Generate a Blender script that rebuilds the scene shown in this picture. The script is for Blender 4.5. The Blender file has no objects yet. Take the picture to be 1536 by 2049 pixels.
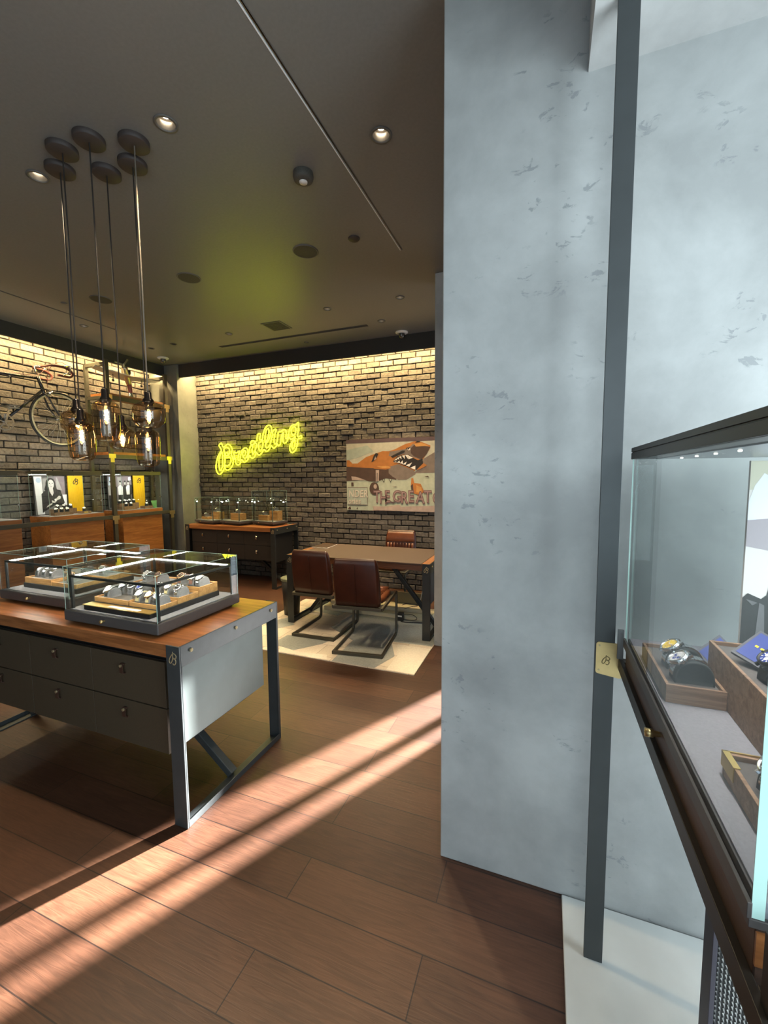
import bpy, math, random
from mathutils import Vector, Matrix
random.seed(7)
scene = bpy.context.scene
COL = scene.collection
PI = math.pi

# ------------------------------------------------------------------ camera
cam_data = bpy.data.cameras.new('camera')
cam_data.sensor_fit = 'VERTICAL'
cam_data.sensor_height = 36.0
cam_data.lens = 36.0 * 843.29 / 2049.0
cam_data.clip_start = 0.05
cam = bpy.data.objects.new('camera', cam_data)
COL.objects.link(cam)
yaw, pitch, roll = math.radians(-21.081), math.radians(-4.893), math.radians(-0.4196)
fw = Vector((math.sin(yaw)*math.cos(pitch), math.cos(yaw)*math.cos(pitch), math.sin(pitch)))
rt = Vector((math.cos(yaw), -math.sin(yaw), 0))
up = rt.cross(fw)
rt2 = rt*math.cos(roll) + up*math.sin(roll)
up2 = up*math.cos(roll) - rt*math.sin(roll)
cm = Matrix((rt2, up2, -fw)).transposed().to_4x4()
cm.translation = (0, 0, 1.6)
cam.matrix_world = cm
scene.camera = cam

# ------------------------------------------------------------------ view, world, large lights
vs = scene.view_settings
vs.view_transform = 'Standard'
vs.look = 'None'
vs.gamma = 1.0
vs.use_curve_mapping = False
vs.exposure = 0.0
cy = scene.cycles
cy.max_bounces = 10
cy.transparent_max_bounces = 24
cy.sample_clamp_indirect = 4.0
cy.caustics_reflective = False
cy.caustics_refractive = False

world = bpy.data.worlds.new('sky')
scene.world = world
world.use_nodes = True
bg = world.node_tree.nodes['Background']
bg.inputs[0].default_value = (0.62, 0.80, 1.0, 1)
bg.inputs[1].default_value = 1.2

def lamp(name, kind, loc, target, power, color, size=None, size_y=None, spot=None, blend=0.5, radius=0.03):
    d = bpy.data.lights.new(name, kind)
    d.energy = power
    d.color = color
    if kind == 'AREA':
        d.shape = 'RECTANGLE'
        d.size = size
        d.size_y = size_y
    if kind == 'SPOT':
        d.spot_size = spot
        d.spot_blend = blend
        d.shadow_soft_size = radius
    o = bpy.data.objects.new(name, d)
    COL.objects.link(o)
    o.location = loc
    o.rotation_euler = (Vector(target) - Vector(loc)).to_track_quat('-Z', 'Y').to_euler()
    return o

sun_d = bpy.data.lights.new('sun', 'SUN')
sun_d.energy = 125.0
sun_d.color = (1.0, 0.97, 0.95)
sun_d.angle = math.radians(1.3)
sun = bpy.data.objects.new('sun', sun_d)
COL.objects.link(sun)
SUN_ELEV = math.radians(22)
sun_dir = Vector((-0.47*math.cos(SUN_ELEV), -0.88*math.cos(SUN_ELEV), -math.sin(SUN_ELEV)))
sun.rotation_euler = sun_dir.to_track_quat('-Z', 'Y').to_euler()

DAY = (0.83, 0.95, 1.0)
lamp('daylight_front_window', 'AREA', (0.45, -2.75, 1.6), (0.45, 0, 1.6), 48, DAY, 1.3, 2.5)
lamp('daylight_side_window', 'AREA', (1.50, 0.35, 1.30), (0, 0.35, 1.1), 105, DAY, 1.6, 2.3)
lamp('daylight_doorway', 'AREA', (0.72, 4.92, 1.3), (-2, 4.6, 1.0), 12, DAY, 1.1, 2.2)
WARM = (1.0, 0.72, 0.34)
lamp('cove_lamp_back', 'AREA', (-3.2, 5.36, 3.30), (-3.2, 5.54, 2.6), 150, WARM, 4.4, 0.05)
lamp('cove_lamp_left', 'AREA', (-5.84, 3.0, 3.30), (-6.03, 3.0, 2.6), 150, WARM, 4.4, 0.05)

# ------------------------------------------------------------------ mesh helper
class MB:
    def __init__(s):
        s.v, s.f, s.m, s.s = [], [], [], []
        s.T = None
    def add(s, vs_, fs, m=0, smooth=False):
        b = len(s.v)
        for p in vs_:
            p = Vector(p)
            s.v.append(tuple(s.T @ p) if s.T is not None else tuple(p))
        for q in fs:
            s.f.append(tuple(i+b for i in q)); s.m.append(m); s.s.append(smooth)
        return s
    def box(s, x0, y0, z0, x1, y1, z1, m=0):
        x0, x1 = min(x0, x1), max(x0, x1); y0, y1 = min(y0, y1), max(y0, y1); z0, z1 = min(z0, z1), max(z0, z1)
        return s.add([(x0,y0,z0),(x1,y0,z0),(x1,y1,z0),(x0,y1,z0),(x0,y0,z1),(x1,y0,z1),(x1,y1,z1),(x0,y1,z1)],
                     [(0,3,2,1),(4,5,6,7),(0,1,5,4),(1,2,6,5),(2,3,7,6),(3,0,4,7)], m)
    def beam(s, p, q, w, h, upv=(0,0,1), m=0):
        p, q = Vector(p), Vector(q)
        d = (q-p).normalized(); u = Vector(upv)
        a = d.cross(u)
        if a.length < 1e-4: a = d.cross(Vector((1,0,0)))
        a.normalize(); b = a.cross(d).normalized()
        a = a*(w/2); b = b*(h/2)
        vs_ = [p-a-b, p+a-b, p+a+b, p-a+b, q-a-b, q+a-b, q+a+b, q-a+b]
        return s.add(vs_, [(0,1,2,3),(7,6,5,4),(0,4,5,1),(1,5,6,2),(2,6,7,3),(3,7,4,0)], m)
    def cyl(s, p, q, r, n=16, r2=None, m=0, caps=True, smooth=True):
        p, q = Vector(p), Vector(q); r2 = r if r2 is None else r2
        d = (q-p).normalized(); a = d.orthogonal().normalized(); b = d.cross(a)
        vs_ = []
        for c, rr in ((p, r), (q, r2)):
            for i in range(n):
                t = 2*PI*i/n
                vs_.append(c + a*(math.cos(t)*rr) + b*(math.sin(t)*rr))
        s.add(vs_, [(i, (i+1) % n, n+(i+1) % n, n+i) for i in range(n)], m, smooth)
        if caps:
            s.add(vs_[:n], [tuple(reversed(range(n)))], m); s.add(vs_[n:], [tuple(range(n))], m)
        return s
    def tube(s, pts, r, n=8, closed=False, m=0):
        pts = [Vector(p) for p in pts]; N = len(pts)
        prev = None; rings = []
        for i, p in enumerate(pts):
            if closed: d = pts[(i+1) % N]-pts[i-1]
            else: d = pts[min(i+1, N-1)]-pts[max(i-1, 0)]
            if d.length < 1e-9: d = Vector((0,0,1))
            d.normalize()
            a = d.orthogonal().normalized() if prev is None else (prev - d*prev.dot(d))
            if a.length < 1e-6: a = d.orthogonal()
            a.normalize(); prev = a; b = d.cross(a)
            rr = r[i] if isinstance(r, (list, tuple)) else r
            rings.append([p + a*(math.cos(2*PI*k/n)*rr) + b*(math.sin(2*PI*k/n)*rr) for k in range(n)])
        vs_ = [q for rg in rings for q in rg]; fs = []
        L = N if closed else N-1
        for i in range(L):
            j = (i+1) % N
            for k in range(n):
                fs.append((i*n+k, i*n+(k+1) % n, j*n+(k+1) % n, j*n+k))
        if not closed:
            fs.append(tuple(reversed(range(n)))); fs.append(tuple((N-1)*n+k for k in range(n)))
        return s.add(vs_, fs, m, True)
    def lathe(s, prof, n=24, o=(0,0,0), m=0, smooth=True, T=None):
        o = Vector(o); vs_ = []
        for r, z in prof:
            for k in range(n):
                t = 2*PI*k/n
                p = Vector((math.cos(t)*r, math.sin(t)*r, z))
                vs_.append((T @ p if T is not None else p) + o)
        fs = []
        for i in range(len(prof)-1):
            for k in range(n):
                fs.append((i*n+k, i*n+(k+1) % n, (i+1)*n+(k+1) % n, (i+1)*n+k))
        s.add(vs_, fs, m, smooth)
        return s
    def disc(s, c, r, nrm=(0,0,1), n=24, m=0, ry=None):
        c = Vector(c); d = Vector(nrm).normalized(); a = d.orthogonal().normalized(); b = d.cross(a)
        return s.add([c + a*(math.cos(2*PI*k/n)*r) + b*(math.sin(2*PI*k/n)*(ry or r)) for k in range(n)], [tuple(range(n))], m)
    def poly(s, pts, m=0):
        return s.add(pts, [tuple(range(len(pts)))], m)
    def prism(s, pts, vec, m=0):
        n = len(pts); vec = Vector(vec); pts = [Vector(p) for p in pts]
        vs_ = pts + [p+vec for p in pts]
        fs = [tuple(reversed(range(n))), tuple(range(n, 2*n))] + [(i, (i+1) % n, n+(i+1) % n, n+i) for i in range(n)]
        return s.add(vs_, fs, m)
    def loft(s, rings, m=0, caps=True, smooth=True):
        n = len(rings[0]); vs_ = [p for r in rings for p in r]; fs = []
        for i in range(len(rings)-1):
            for k in range(n):
                fs.append((i*n+k, i*n+(k+1) % n, (i+1)*n+(k+1) % n, (i+1)*n+k))
        if caps:
            fs.append(tuple(reversed(range(n)))); fs.append(tuple((len(rings)-1)*n+k for k in range(n)))
        return s.add(vs_, fs, m, smooth)
    def text(s, txt, size, ex, T, m=0, shear=0.0, bevel=0.0):
        cu = bpy.data.curves.new('lettering', 'FONT')
        cu.body = txt; cu.size = size; cu.extrude = ex; cu.shear = shear; cu.offset = bevel
        cu.resolution_u = 3
        o = bpy.data.objects.new('lettering', cu)
        COL.objects.link(o)
        dg = bpy.context.evaluated_depsgraph_get()
        me = o.evaluated_get(dg).to_mesh()
        vs_ = [T @ v.co for v in me.vertices]
        fs = [tuple(p.vertices) for p in me.polygons]
        o.evaluated_get(dg).to_mesh_clear()
        bpy.data.objects.remove(o); bpy.data.curves.remove(cu)
        return s.add(vs_, fs, m)
    def build(s, name, mats, parent=None, origin=None, bevel=0.0, seg=2, sub=0):
        o_ = Vector(origin) if origin is not None else Vector((0,0,0))
        if parent is not None and origin is None: o_ = Vector(parent.get('_o', (0,0,0)))
        me = bpy.data.meshes.new(name)
        me.from_pydata([tuple(Vector(p)-o_) for p in s.v], [], s.f)
        if not isinstance(mats, (list, tuple)): mats = [mats]
        for mm in mats: me.materials.append(mm)
        me.polygons.foreach_set('material_index', s.m)
        me.polygons.foreach_set('use_smooth', s.s)
        me.update()
        o = bpy.data.objects.new(name, me)
        COL.objects.link(o)
        if parent is not None: o.parent = parent
        elif origin is not None: o.location = origin
        if bevel > 0:
            b = o.modifiers.new('bevel', 'BEVEL'); b.width = bevel; b.segments = seg
            b.limit_method = 'ANGLE'; b.angle_limit = math.radians(40)
        if sub: 
            b = o.modifiers.new('sub', 'SUBSURF'); b.levels = sub; b.render_levels = sub
        return o

def tag(o, label, cat, group=None):
    o['label'] = label; o['category'] = cat
    if group: o['group'] = group
    return o
ORIG = {}
def thing(name, label, cat, loc=(0,0,0), rotz=0.0, group=None, world_coords=True):
    """Empty at the thing's base; with world_coords its parts are given in world coordinates."""
    o = bpy.data.objects.new(name, None)
    o.empty_display_size = 0.05
    COL.objects.link(o); o.location = loc; o.rotation_euler = (0, 0, rotz)
    tag(o, label, cat, group)
    ORIG[o.name] = Vector(loc) if world_coords else Vector((0,0,0))
    return o
def part(mb, name, mats, parent, bevel=0.0, seg=2, sub=0, label=None):
    root = parent
    while root.parent is not None: root = root.parent
    o = mb.build(name, mats, parent, origin=ORIG[root.name], bevel=bevel, seg=seg, sub=sub)
    if label: o['label'] = label
    return o
def struct(mb, name, mats, bevel=0.0):
    o = mb.build(name, mats, None, bevel=bevel); o['kind'] = 'structure'; return o
def single(mb, name, mats, label, cat, origin, group=None, bevel=0.0, seg=2):
    return tag(mb.build(name, mats, None, origin=origin, bevel=bevel, seg=seg), label, cat, group)
def copy_tree(o, parent=None, loc=None, rotz=None, label=None, group=None, mats=None):
    c = o.copy(); COL.objects.link(c)
    if parent is not None: c.parent = parent
    if loc is not None: c.location = loc
    if rotz is not None: c.rotation_euler = (0, 0, rotz)
    if label: c['label'] = label
    if group: c['group'] = group
    for ch in list(o.children): copy_tree(ch, c)
    return c
def catmull(pts, k=4, closed=False):
    P = [Vector(p) for p in pts]; N = len(P); out = []
    for i in range(N if closed else N-1):
        if closed: a, b, c, d = P[i-1], P[i], P[(i+1) % N], P[(i+2) % N]
        else: a, b, c, d = P[max(i-1,0)], P[i], P[i+1], P[min(i+2,N-1)]
        for j in range(k):
            t = j/k
            out.append(0.5*((2*b)+(c-a)*t+(2*a-5*b+4*c-d)*t*t+(3*b-a-3*c+d)*t*t*t))
    if not closed: out.append(P[-1])
    return out

# ------------------------------------------------------------------ materials
def new_mat(name):
    m = bpy.data.materials.new(name); m.use_nodes = True
    nt = m.node_tree
    return m, nt, nt.nodes['Principled BSDF']
def N(nt, t, **kw):
    n = nt.nodes.new(t)
    for k, v in kw.items():
        if k.startswith('i_'): n.inputs[int(k[2:])].default_value = v
        else: setattr(n, k, v)
    return n
def plain(name, col, rough=0.5, metal=0.0, noise=0.0, nscale=30, bump=0.0, spec=None, coat=0.0):
    m, nt, p = new_mat(name)
    p.inputs['Base Color'].default_value = (*col, 1)
    p.inputs['Roughness'].default_value = rough
    p.inputs['Metallic'].default_value = metal
    if spec is not None: p.inputs['Specular IOR Level'].default_value = spec
    if coat: p.inputs['Coat Weight'].default_value = coat
    tc = N(nt, 'ShaderNodeTexCoord')
    nz = N(nt, 'ShaderNodeTexNoise'); nz.inputs['Scale'].default_value = nscale; nz.inputs['Detail'].default_value = 4
    nt.links.new(tc.outputs['Object'], nz.inputs['Vector'])
    if noise > 0:
        cr = N(nt, 'ShaderNodeValToRGB')
        cr.color_ramp.elements[0].position = 0.3; cr.color_ramp.elements[1].position = 0.7
        cr.color_ramp.elements[0].color = (*[c*(1-noise) for c in col], 1)
        cr.color_ramp.elements[1].color = (*[min(1, c*(1+noise)) for c in col], 1)
        nt.links.new(nz.outputs['Fac'], cr.inputs[0]); nt.links.new(cr.outputs[0], p.inputs['Base Color'])
    if bump > 0:
        b = N(nt, 'ShaderNodeBump'); b.inputs['Strength'].default_value = bump; b.inputs['Distance'].default_value = 0.003
        nt.links.new(nz.outputs['Fac'], b.inputs['Height']); nt.links.new(b.outputs[0], p.inputs['Normal'])
    return m
def emit(name, col, strength):
    m, nt, p = new_mat(name)
    p.inputs['Base Color'].default_value = (*[min(1, c) for c in col], 1)
    p.inputs['Emission Color'].default_value = (*col, 1)
    p.inputs['Emission Strength'].default_value = strength
    return m
def wood(name, c1, c2, axis='X', scale=9.0, rough=0.38, stretch=14.0):
    m, nt, p = new_mat(name)
    tc = N(nt, 'ShaderNodeTexCoord'); mp = N(nt, 'ShaderNodeMapping')
    sc = {'X': (1, stretch, stretch), 'Y': (stretch, 1, stretch), 'Z': (stretch, stretch, 1)}[axis]
    mp.inputs['Scale'].default_value = sc
    nz = N(nt, 'ShaderNodeTexNoise'); nz.inputs['Scale'].default_value = scale*0.25; nz.inputs['Detail'].default_value = 7; nz.inputs['Distortion'].default_value = 0.8
    nz2 = N(nt, 'ShaderNodeTexNoise'); nz2.inputs['Scale'].default_value = scale*1.6; nz2.inputs['Detail'].default_value = 5
    cr = N(nt, 'ShaderNodeValToRGB'); cr.color_ramp.elements[0].position = 0.33; cr.color_ramp.elements[1].position = 0.68
    cr.color_ramp.elements[0].color = (*c1, 1); cr.color_ramp.elements[1].color = (*c2, 1)
    mx = N(nt, 'ShaderNodeMixRGB', blend_type='MULTIPLY'); mx.inputs[0].default_value = 0.45
    nt.links.new(tc.outputs['Object'], mp.inputs[0]); nt.links.new(mp.outputs[0], nz.inputs['Vector']); nt.links.new(mp.outputs[0], nz2.inputs['Vector'])
    nt.links.new(nz.outputs['Fac'], cr.inputs[0]); nt.links.new(cr.outputs[0], mx.inputs[1])
    cr2 = N(nt, 'ShaderNodeValToRGB'); cr2.color_ramp.elements[0].position = 0.3; cr2.color_ramp.elements[0].color = (0.45,0.4,0.36,1); cr2.color_ramp.elements[1].position = 0.6
    nt.links.new(nz2.outputs['Fac'], cr2.inputs[0]); nt.links.new(cr2.outputs[0], mx.inputs[2])
    nt.links.new(mx.outputs[0], p.inputs['Base Color'])
    p.inputs['Roughness'].default_value = rough
    return m
def glass(name, tint=(0.96,0.99,0.98), ior=1.5, rough=0.0):
    m = bpy.data.materials.new(name); m.use_nodes = True
    nt = m.node_tree; nt.nodes.clear()
    out = N(nt, 'ShaderNodeOutputMaterial'); mix = N(nt, 'ShaderNodeMixShader')
    tr = N(nt, 'ShaderNodeBsdfTransparent'); tr.inputs[0].default_value = (*tint, 1)
    gl = N(nt, 'ShaderNodeBsdfGlossy'); gl.inputs['Roughness'].default_value = rough
    fr = N(nt, 'ShaderNodeFresnel'); ge = N(nt, 'ShaderNodeNewGeometry')
    mi = N(nt, 'ShaderNodeMapRange'); mi.inputs[3].default_value = ior; mi.inputs[4].default_value = 1.0/ior
    nt.links.new(ge.outputs['Backfacing'], mi.inputs[0]); nt.links.new(mi.outputs[0], fr.inputs[0])
    nt.links.new(fr.outputs[0], mix.inputs[0]); nt.links.new(tr.outputs[0], mix.inputs[1]); nt.links.new(gl.outputs[0], mix.inputs[2])
    nt.links.new(mix.outputs[0], out.inputs[0])
    return m

def plaster(name, base, dark, rough=0.55):
    m, nt, p = new_mat(name)
    tc = N(nt, 'ShaderNodeTexCoord')
    n1 = N(nt, 'ShaderNodeTexNoise'); n1.inputs['Scale'].default_value = 2.3; n1.inputs['Detail'].default_value = 8; n1.inputs['Roughness'].default_value = 0.62
    n1.inputs['Distortion'].default_value = 0.15
    cr = N(nt, 'ShaderNodeValToRGB'); cr.color_ramp.elements[0].position = 0.36; cr.color_ramp.elements[1].position = 0.66
    cr.color_ramp.elements[0].color = (*[c*0.78 for c in base], 1); cr.color_ramp.elements[1].color = (*[c*1.12 for c in base], 1)
    nt.links.new(tc.outputs['Object'], n1.inputs['Vector']); nt.links.new(n1.outputs['Fac'], cr.inputs[0])
    # trowel marks: small dark chips gathered in a few patches
    mp = N(nt, 'ShaderNodeMapping'); mp.inputs['Rotation'].default_value = (0, math.radians(35), 0); mp.inputs['Scale'].default_value = (1.0, 1.0, 1.7)
    n2 = N(nt, 'ShaderNodeTexNoise'); n2.inputs['Scale'].default_value = 17; n2.inputs['Detail'].default_value = 9; n2.inputs['Roughness'].default_value = 0.62; n2.inputs['Distortion'].default_value = 0.5
    n3 = N(nt, 'ShaderNodeTexNoise'); n3.inputs['Scale'].default_value = 3.4; n3.inputs['Detail'].default_value = 1
    nt.links.new(tc.outputs['Object'], mp.inputs[0]); nt.links.new(mp.outputs[0], n2.inputs['Vector']); nt.links.new(tc.outputs['Object'], n3.inputs['Vector'])
    r2 = N(nt, 'ShaderNodeValToRGB'); r2.color_ramp.elements[0].position = 0.605; r2.color_ramp.elements[1].position = 0.65
    r3 = N(nt, 'ShaderNodeValToRGB'); r3.color_ramp.elements[0].position = 0.49; r3.color_ramp.elements[1].position = 0.57
    nt.links.new(n2.outputs['Fac'], r2.inputs[0]); nt.links.new(n3.outputs['Fac'], r3.inputs[0])
    mu = N(nt, 'ShaderNodeMath', operation='MULTIPLY'); nt.links.new(r2.outputs[0], mu.inputs[0]); nt.links.new(r3.outputs[0], mu.inputs[1])
    mu2 = N(nt, 'ShaderNodeMath', operation='MULTIPLY'); mu2.inputs[1].default_value = 0.62; nt.links.new(mu.outputs[0], mu2.inputs[0])
    mx = N(nt, 'ShaderNodeMixRGB'); nt.links.new(mu2.outputs[0], mx.inputs[0]); nt.links.new(cr.outputs[0], mx.inputs[1]); mx.inputs[2].default_value = (*dark, 1)
    nt.links.new(mx.outputs[0], p.inputs['Base Color'])
    b = N(nt, 'ShaderNodeBump'); b.inputs['Strength'].default_value = 0.25; b.inputs['Distance'].default_value = 0.004; b.invert = True
    nt.links.new(mu.outputs[0], b.inputs['Height']); nt.links.new(b.outputs[0], p.inputs['Normal'])
    p.inputs['Roughness'].default_value = rough
    return m

def brick_mat(name, c1, c2):
    m, nt, p = new_mat(name)
    ge = N(nt, 'ShaderNodeNewGeometry'); tc = N(nt, 'ShaderNodeTexCoord')
    cr = N(nt, 'ShaderNodeValToRGB'); cr.color_ramp.elements[0].color = (*c1, 1); cr.color_ramp.elements[1].color = (*c2, 1)
    nt.links.new(ge.outputs['Random Per Island'], cr.inputs[0])
    nz = N(nt, 'ShaderNodeTexNoise'); nz.inputs['Scale'].default_value = 34; nz.inputs['Detail'].default_value = 7
    nt.links.new(tc.outputs['Object'], nz.inputs['Vector'])
    r2 = N(nt, 'ShaderNodeValToRGB'); r2.color_ramp.elements[0].position = 0.3; r2.color_ramp.elements[0].color = (0.6,0.58,0.55,1); r2.color_ramp.elements[1].position = 0.65
    nt.links.new(nz.outputs['Fac'], r2.inputs[0])
    mx = N(nt, 'ShaderNodeMixRGB', blend_type='MULTIPLY'); mx.inputs[0].default_value = 0.8
    nt.links.new(cr.outputs[0], mx.inputs[1]); nt.links.new(r2.outputs[0], mx.inputs[2]); nt.links.new(mx.outputs[0], p.inputs['Base Color'])
    b = N(nt, 'ShaderNodeBump'); b.inputs['Strength'].default_value = 0.9; b.inputs['Distance'].default_value = 0.010
    nt.links.new(nz.outputs['Fac'], b.inputs['Height']); nt.links.new(b.outputs[0], p.inputs['Normal'])
    p.inputs['Roughness'].default_value = 0.85
    return m

def floor_mat():
    m, nt, p = new_mat('oak_planks')
    tc = N(nt, 'ShaderNodeTexCoord'); mp = N(nt, 'ShaderNodeMapping'); mp.inputs['Location'].default_value = (0.35, -0.1275, 0)
    br = N(nt, 'ShaderNodeTexBrick'); br.offset = 0.37; br.offset_frequency = 2
    br.inputs['Color1'].default_value = (0.074,0.031,0.017,1); br.inputs['Color2'].default_value = (0.138,0.064,0.035,1); br.inputs['Mortar'].default_value = (0.020,0.010,0.007,1)
    br.inputs['Scale'].default_value = 1.0; br.inputs['Mortar Size'].default_value = 0.0022; br.inputs['Mortar Smooth'].default_value = 0.2
    br.inputs['Bias'].default_value = -0.1; br.inputs['Brick Width'].default_value = 1.45; br.inputs['Row Height'].default_value = 0.185
    nt.links.new(tc.outputs['Object'], mp.inputs[0]); nt.links.new(mp.outputs[0], br.inputs['Vector'])
    m2 = N(nt, 'ShaderNodeMapping'); m2.inputs['Scale'].default_value = (2.2, 26, 1)
    nz = N(nt, 'ShaderNodeTexNoise'); nz.inputs['Scale'].default_value = 2.4; nz.inputs['Detail'].default_value = 8; nz.inputs['Distortion'].default_value = 1.6
    nt.links.new(tc.outputs['Object'], m2.inputs[0]); nt.links.new(m2.outputs[0], nz.inputs['Vector'])
    cr = N(nt, 'ShaderNodeValToRGB'); cr.color_ramp.elements[0].position = 0.34; cr.color_ramp.elements[0].color = (0.52,0.50,0.48,1)
    cr.color_ramp.elements[1].position = 0.70; cr.color_ramp.elements[1].color = (1.0,0.98,0.95,1)
    nt.links.new(nz.outputs['Fac'], cr.inputs[0])
    mx = N(nt, 'ShaderNodeMixRGB', blend_type='MULTIPLY'); mx.inputs[0].default_value = 0.8
    nt.links.new(br.outputs['Color'], mx.inputs[1]); nt.links.new(cr.outputs[0], mx.inputs[2])
    n3 = N(nt, 'ShaderNodeTexNoise'); n3.inputs['Scale'].default_value = 3.0; n3.inputs['Detail'].default_value = 3
    nt.links.new(tc.outputs['Object'], n3.inputs['Vector'])
    r3 = N(nt, 'ShaderNodeValToRGB'); r3.color_ramp.elements[0].position = 0.35; r3.color_ramp.elements[0].color = (0.75,0.75,0.75,1); r3.color_ramp.elements[1].position = 0.65
    nt.links.new(n3.outputs['Fac'], r3.inputs[0])
    mx3 = N(nt, 'ShaderNodeMixRGB', blend_type='MULTIPLY'); mx3.inputs[0].default_value = 1.0
    nt.links.new(mx.outputs[0], mx3.inputs[1]); nt.links.new(r3.outputs[0], mx3.inputs[2])
    nt.links.new(mx3.outputs[0], p.inputs['Base Color'])
    p.inputs['Roughness'].default_value = 0.42
    b = N(nt, 'ShaderNodeBump'); b.inputs['Strength'].default_value = 0.35; b.inputs['Distance'].default_value = 0.002
    nt.links.new(cr.outputs[0], b.inputs['Height'])
    b2 = N(nt, 'ShaderNodeBump'); b2.inputs['Strength'].default_value = 0.12; b2.inputs['Distance'].default_value = 0.002; b2.invert = True
    nt.links.new(br.outputs['Fac'], b2.inputs['Height']); nt.links.new(b.outputs[0], b2.inputs['Normal'])
    nt.links.new(b2.outputs[0], p.inputs['Normal'])
    return m

def hide_mat():
    """patchwork cowhide: big cream and blue-grey patches"""
    m, nt, p = new_mat('cowhide_patchwork')
    tc = N(nt, 'ShaderNodeTexCoord')
    br = N(nt, 'ShaderNodeTexBrick'); br.offset = 0.5
    br.inputs['Color1'].default_value = (0.62,0.53,0.40,1); br.inputs['Color2'].default_value = (0.78,0.71,0.58,1); br.inputs['Mortar'].default_value = (0.45,0.38,0.29,1)
    br.inputs['Scale'].default_value = 1.0; br.inputs['Mortar Size'].default_value = 0.003; br.inputs['Brick Width'].default_value = 0.36; br.inputs['Row Height'].default_value = 0.24
    nt.links.new(tc.outputs['Object'], br.inputs['Vector'])
    n1 = N(nt, 'ShaderNodeTexNoise'); n1.inputs['Scale'].default_value = 2.0; n1.inputs['Detail'].default_value = 3; n1.inputs['Distortion'].default_value = 0.8
    nt.links.new(tc.outputs['Object'], n1.inputs['Vector'])
    nz = N(nt, 'ShaderNodeTexNoise'); nz.inputs['Scale'].default_value = 90; nz.inputs['Detail'].default_value = 5
    nt.links.new(tc.outputs['Object'], nz.inputs['Vector'])
    r2 = N(nt, 'ShaderNodeValToRGB'); r2.color_ramp.elements[0].position = 0.3; r2.color_ramp.elements[0].color = (0.8,0.8,0.8,1); r2.color_ramp.elements[1].position = 0.7
    nt.links.new(nz.outputs['Fac'], r2.inputs[0])
    mx = N(nt, 'ShaderNodeMixRGB', blend_type='MULTIPLY'); mx.inputs[0].default_value = 0.7
    nt.links.new(br.outputs['Color'], mx.inputs[1]); nt.links.new(r2.outputs[0], mx.inputs[2])
    nt.links.new(mx.outputs[0], p.inputs['Base Color'])
    p.inputs['Roughness'].default_value = 0.8
    b = N(nt, 'ShaderNodeBump'); b.inputs['Strength'].default_value = 0.3; b.inputs['Distance'].default_value = 0.002
    nt.links.new(nz.outputs['Fac'], b.inputs['Height']); nt.links.new(b.outputs[0], p.inputs['Normal'])
    return m

M_floor = floor_mat()
M_plaster = plaster('blue_grey_plaster', (0.43,0.445,0.435), (0.22,0.24,0.25))
M_bay = plaster('pale_bay_plaster', (0.62,0.625,0.61), (0.40,0.41,0.41))
M_column = plaster('column_plaster', (0.20,0.205,0.175), (0.12,0.12,0.10))
M_ceiling = plain('charcoal_ceiling_paint', (0.17,0.166,0.155), 0.40, noise=0.05, nscale=60)
M_fascia = plain('black_fascia_paint', (0.030,0.028,0.024), 0.7, noise=0.05)
M_brick = brick_mat('grey_brown_brick', (0.100,0.086,0.070), (0.200,0.174,0.143))
M_mortar = plain('dark_mortar', (0.012,0.010,0.008), 0.95, noise=0.2, nscale=40)
M_stone = plain('pale_stone', (0.60,0.62,0.60), 0.5, noise=0.08, nscale=5)
M_walnut = wood('walnut_top', (0.20,0.072,0.022), (0.42,0.165,0.055), 'X', 9, 0.33)
M_walnut_y = wood('walnut_end', (0.20,0.075,0.024), (0.40,0.165,0.055), 'Y', 9, 0.4)
M_cab = wood('cherry_cabinet', (0.24,0.085,0.022), (0.40,0.16,0.045), 'Y', 8, 0.42)
M_apron = wood('brown_apron', (0.075,0.032,0.018), (0.15,0.068,0.036), 'X', 9, 0.45)
M_tray = wood('tray_oak', (0.42,0.20,0.065), (0.66,0.36,0.13), 'X', 14, 0.45)
M_traywal = wood('tray_walnut', (0.21,0.118,0.065), (0.40,0.25,0.15), 'X', 22, 0.45)
M_steel = plain('blackened_steel', (0.032,0.036,0.037), 0.42, 0.35, noise=0.08, nscale=18)
M_frame = plain('blue_grey_steel', (0.058,0.068,0.070), 0.4, 0.35, noise=0.08, nscale=18)
M_panel = plain('blue_grey_steel_panel', (0.185,0.225,0.22), 0.45, 0.25, noise=0.06, nscale=8)
M_olive = plain('olive_bronze_steel', (0.075,0.070,0.052), 0.45, 0.4, noise=0.08, nscale=14)
M_drawer = plain('dark_bronze_drawer', (0.062,0.048,0.029), 0.5, 0.1, noise=0.08, nscale=120)
M_blackdrawer = plain('black_drawer', (0.016,0.013,0.012), 0.5, noise=0.08, nscale=60)
M_black = plain('matt_black', (0.010,0.010,0.010), 0.5)
M_rubber = plain('black_plastic', (0.018,0.018,0.018), 0.4)
M_brass = plain('brushed_brass', (0.62,0.47,0.22), 0.32, 0.9, noise=0.05, nscale=40)
M_paleb = plain('pale_brass_inlay', (0.46,0.38,0.22), 0.4, 0.6)
M_chrome = plain('polished_steel', (0.80,0.80,0.80), 0.16, 1.0)
M_satin = plain('satin_steel', (0.56,0.56,0.55), 0.32, 1.0)
M_gold = plain('gold_plate', (0.83,0.60,0.20), 0.28, 0.9)
M_leather = plain('cognac_leather', (0.040,0.010,0.005), 0.34, noise=0.25, nscale=9, bump=0.25)
M_leatherf = plain('tan_leather', (0.14,0.043,0.016), 0.36, noise=0.25, nscale=9, bump=0.2)
M_tab = plain('dark_leather_tab', (0.045,0.020,0.012), 0.5, noise=0.15)
M_deskmat = plain('brown_desk_leather', (0.088,0.058,0.043), 0.5, noise=0.10, nscale=120, bump=0.2)
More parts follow.
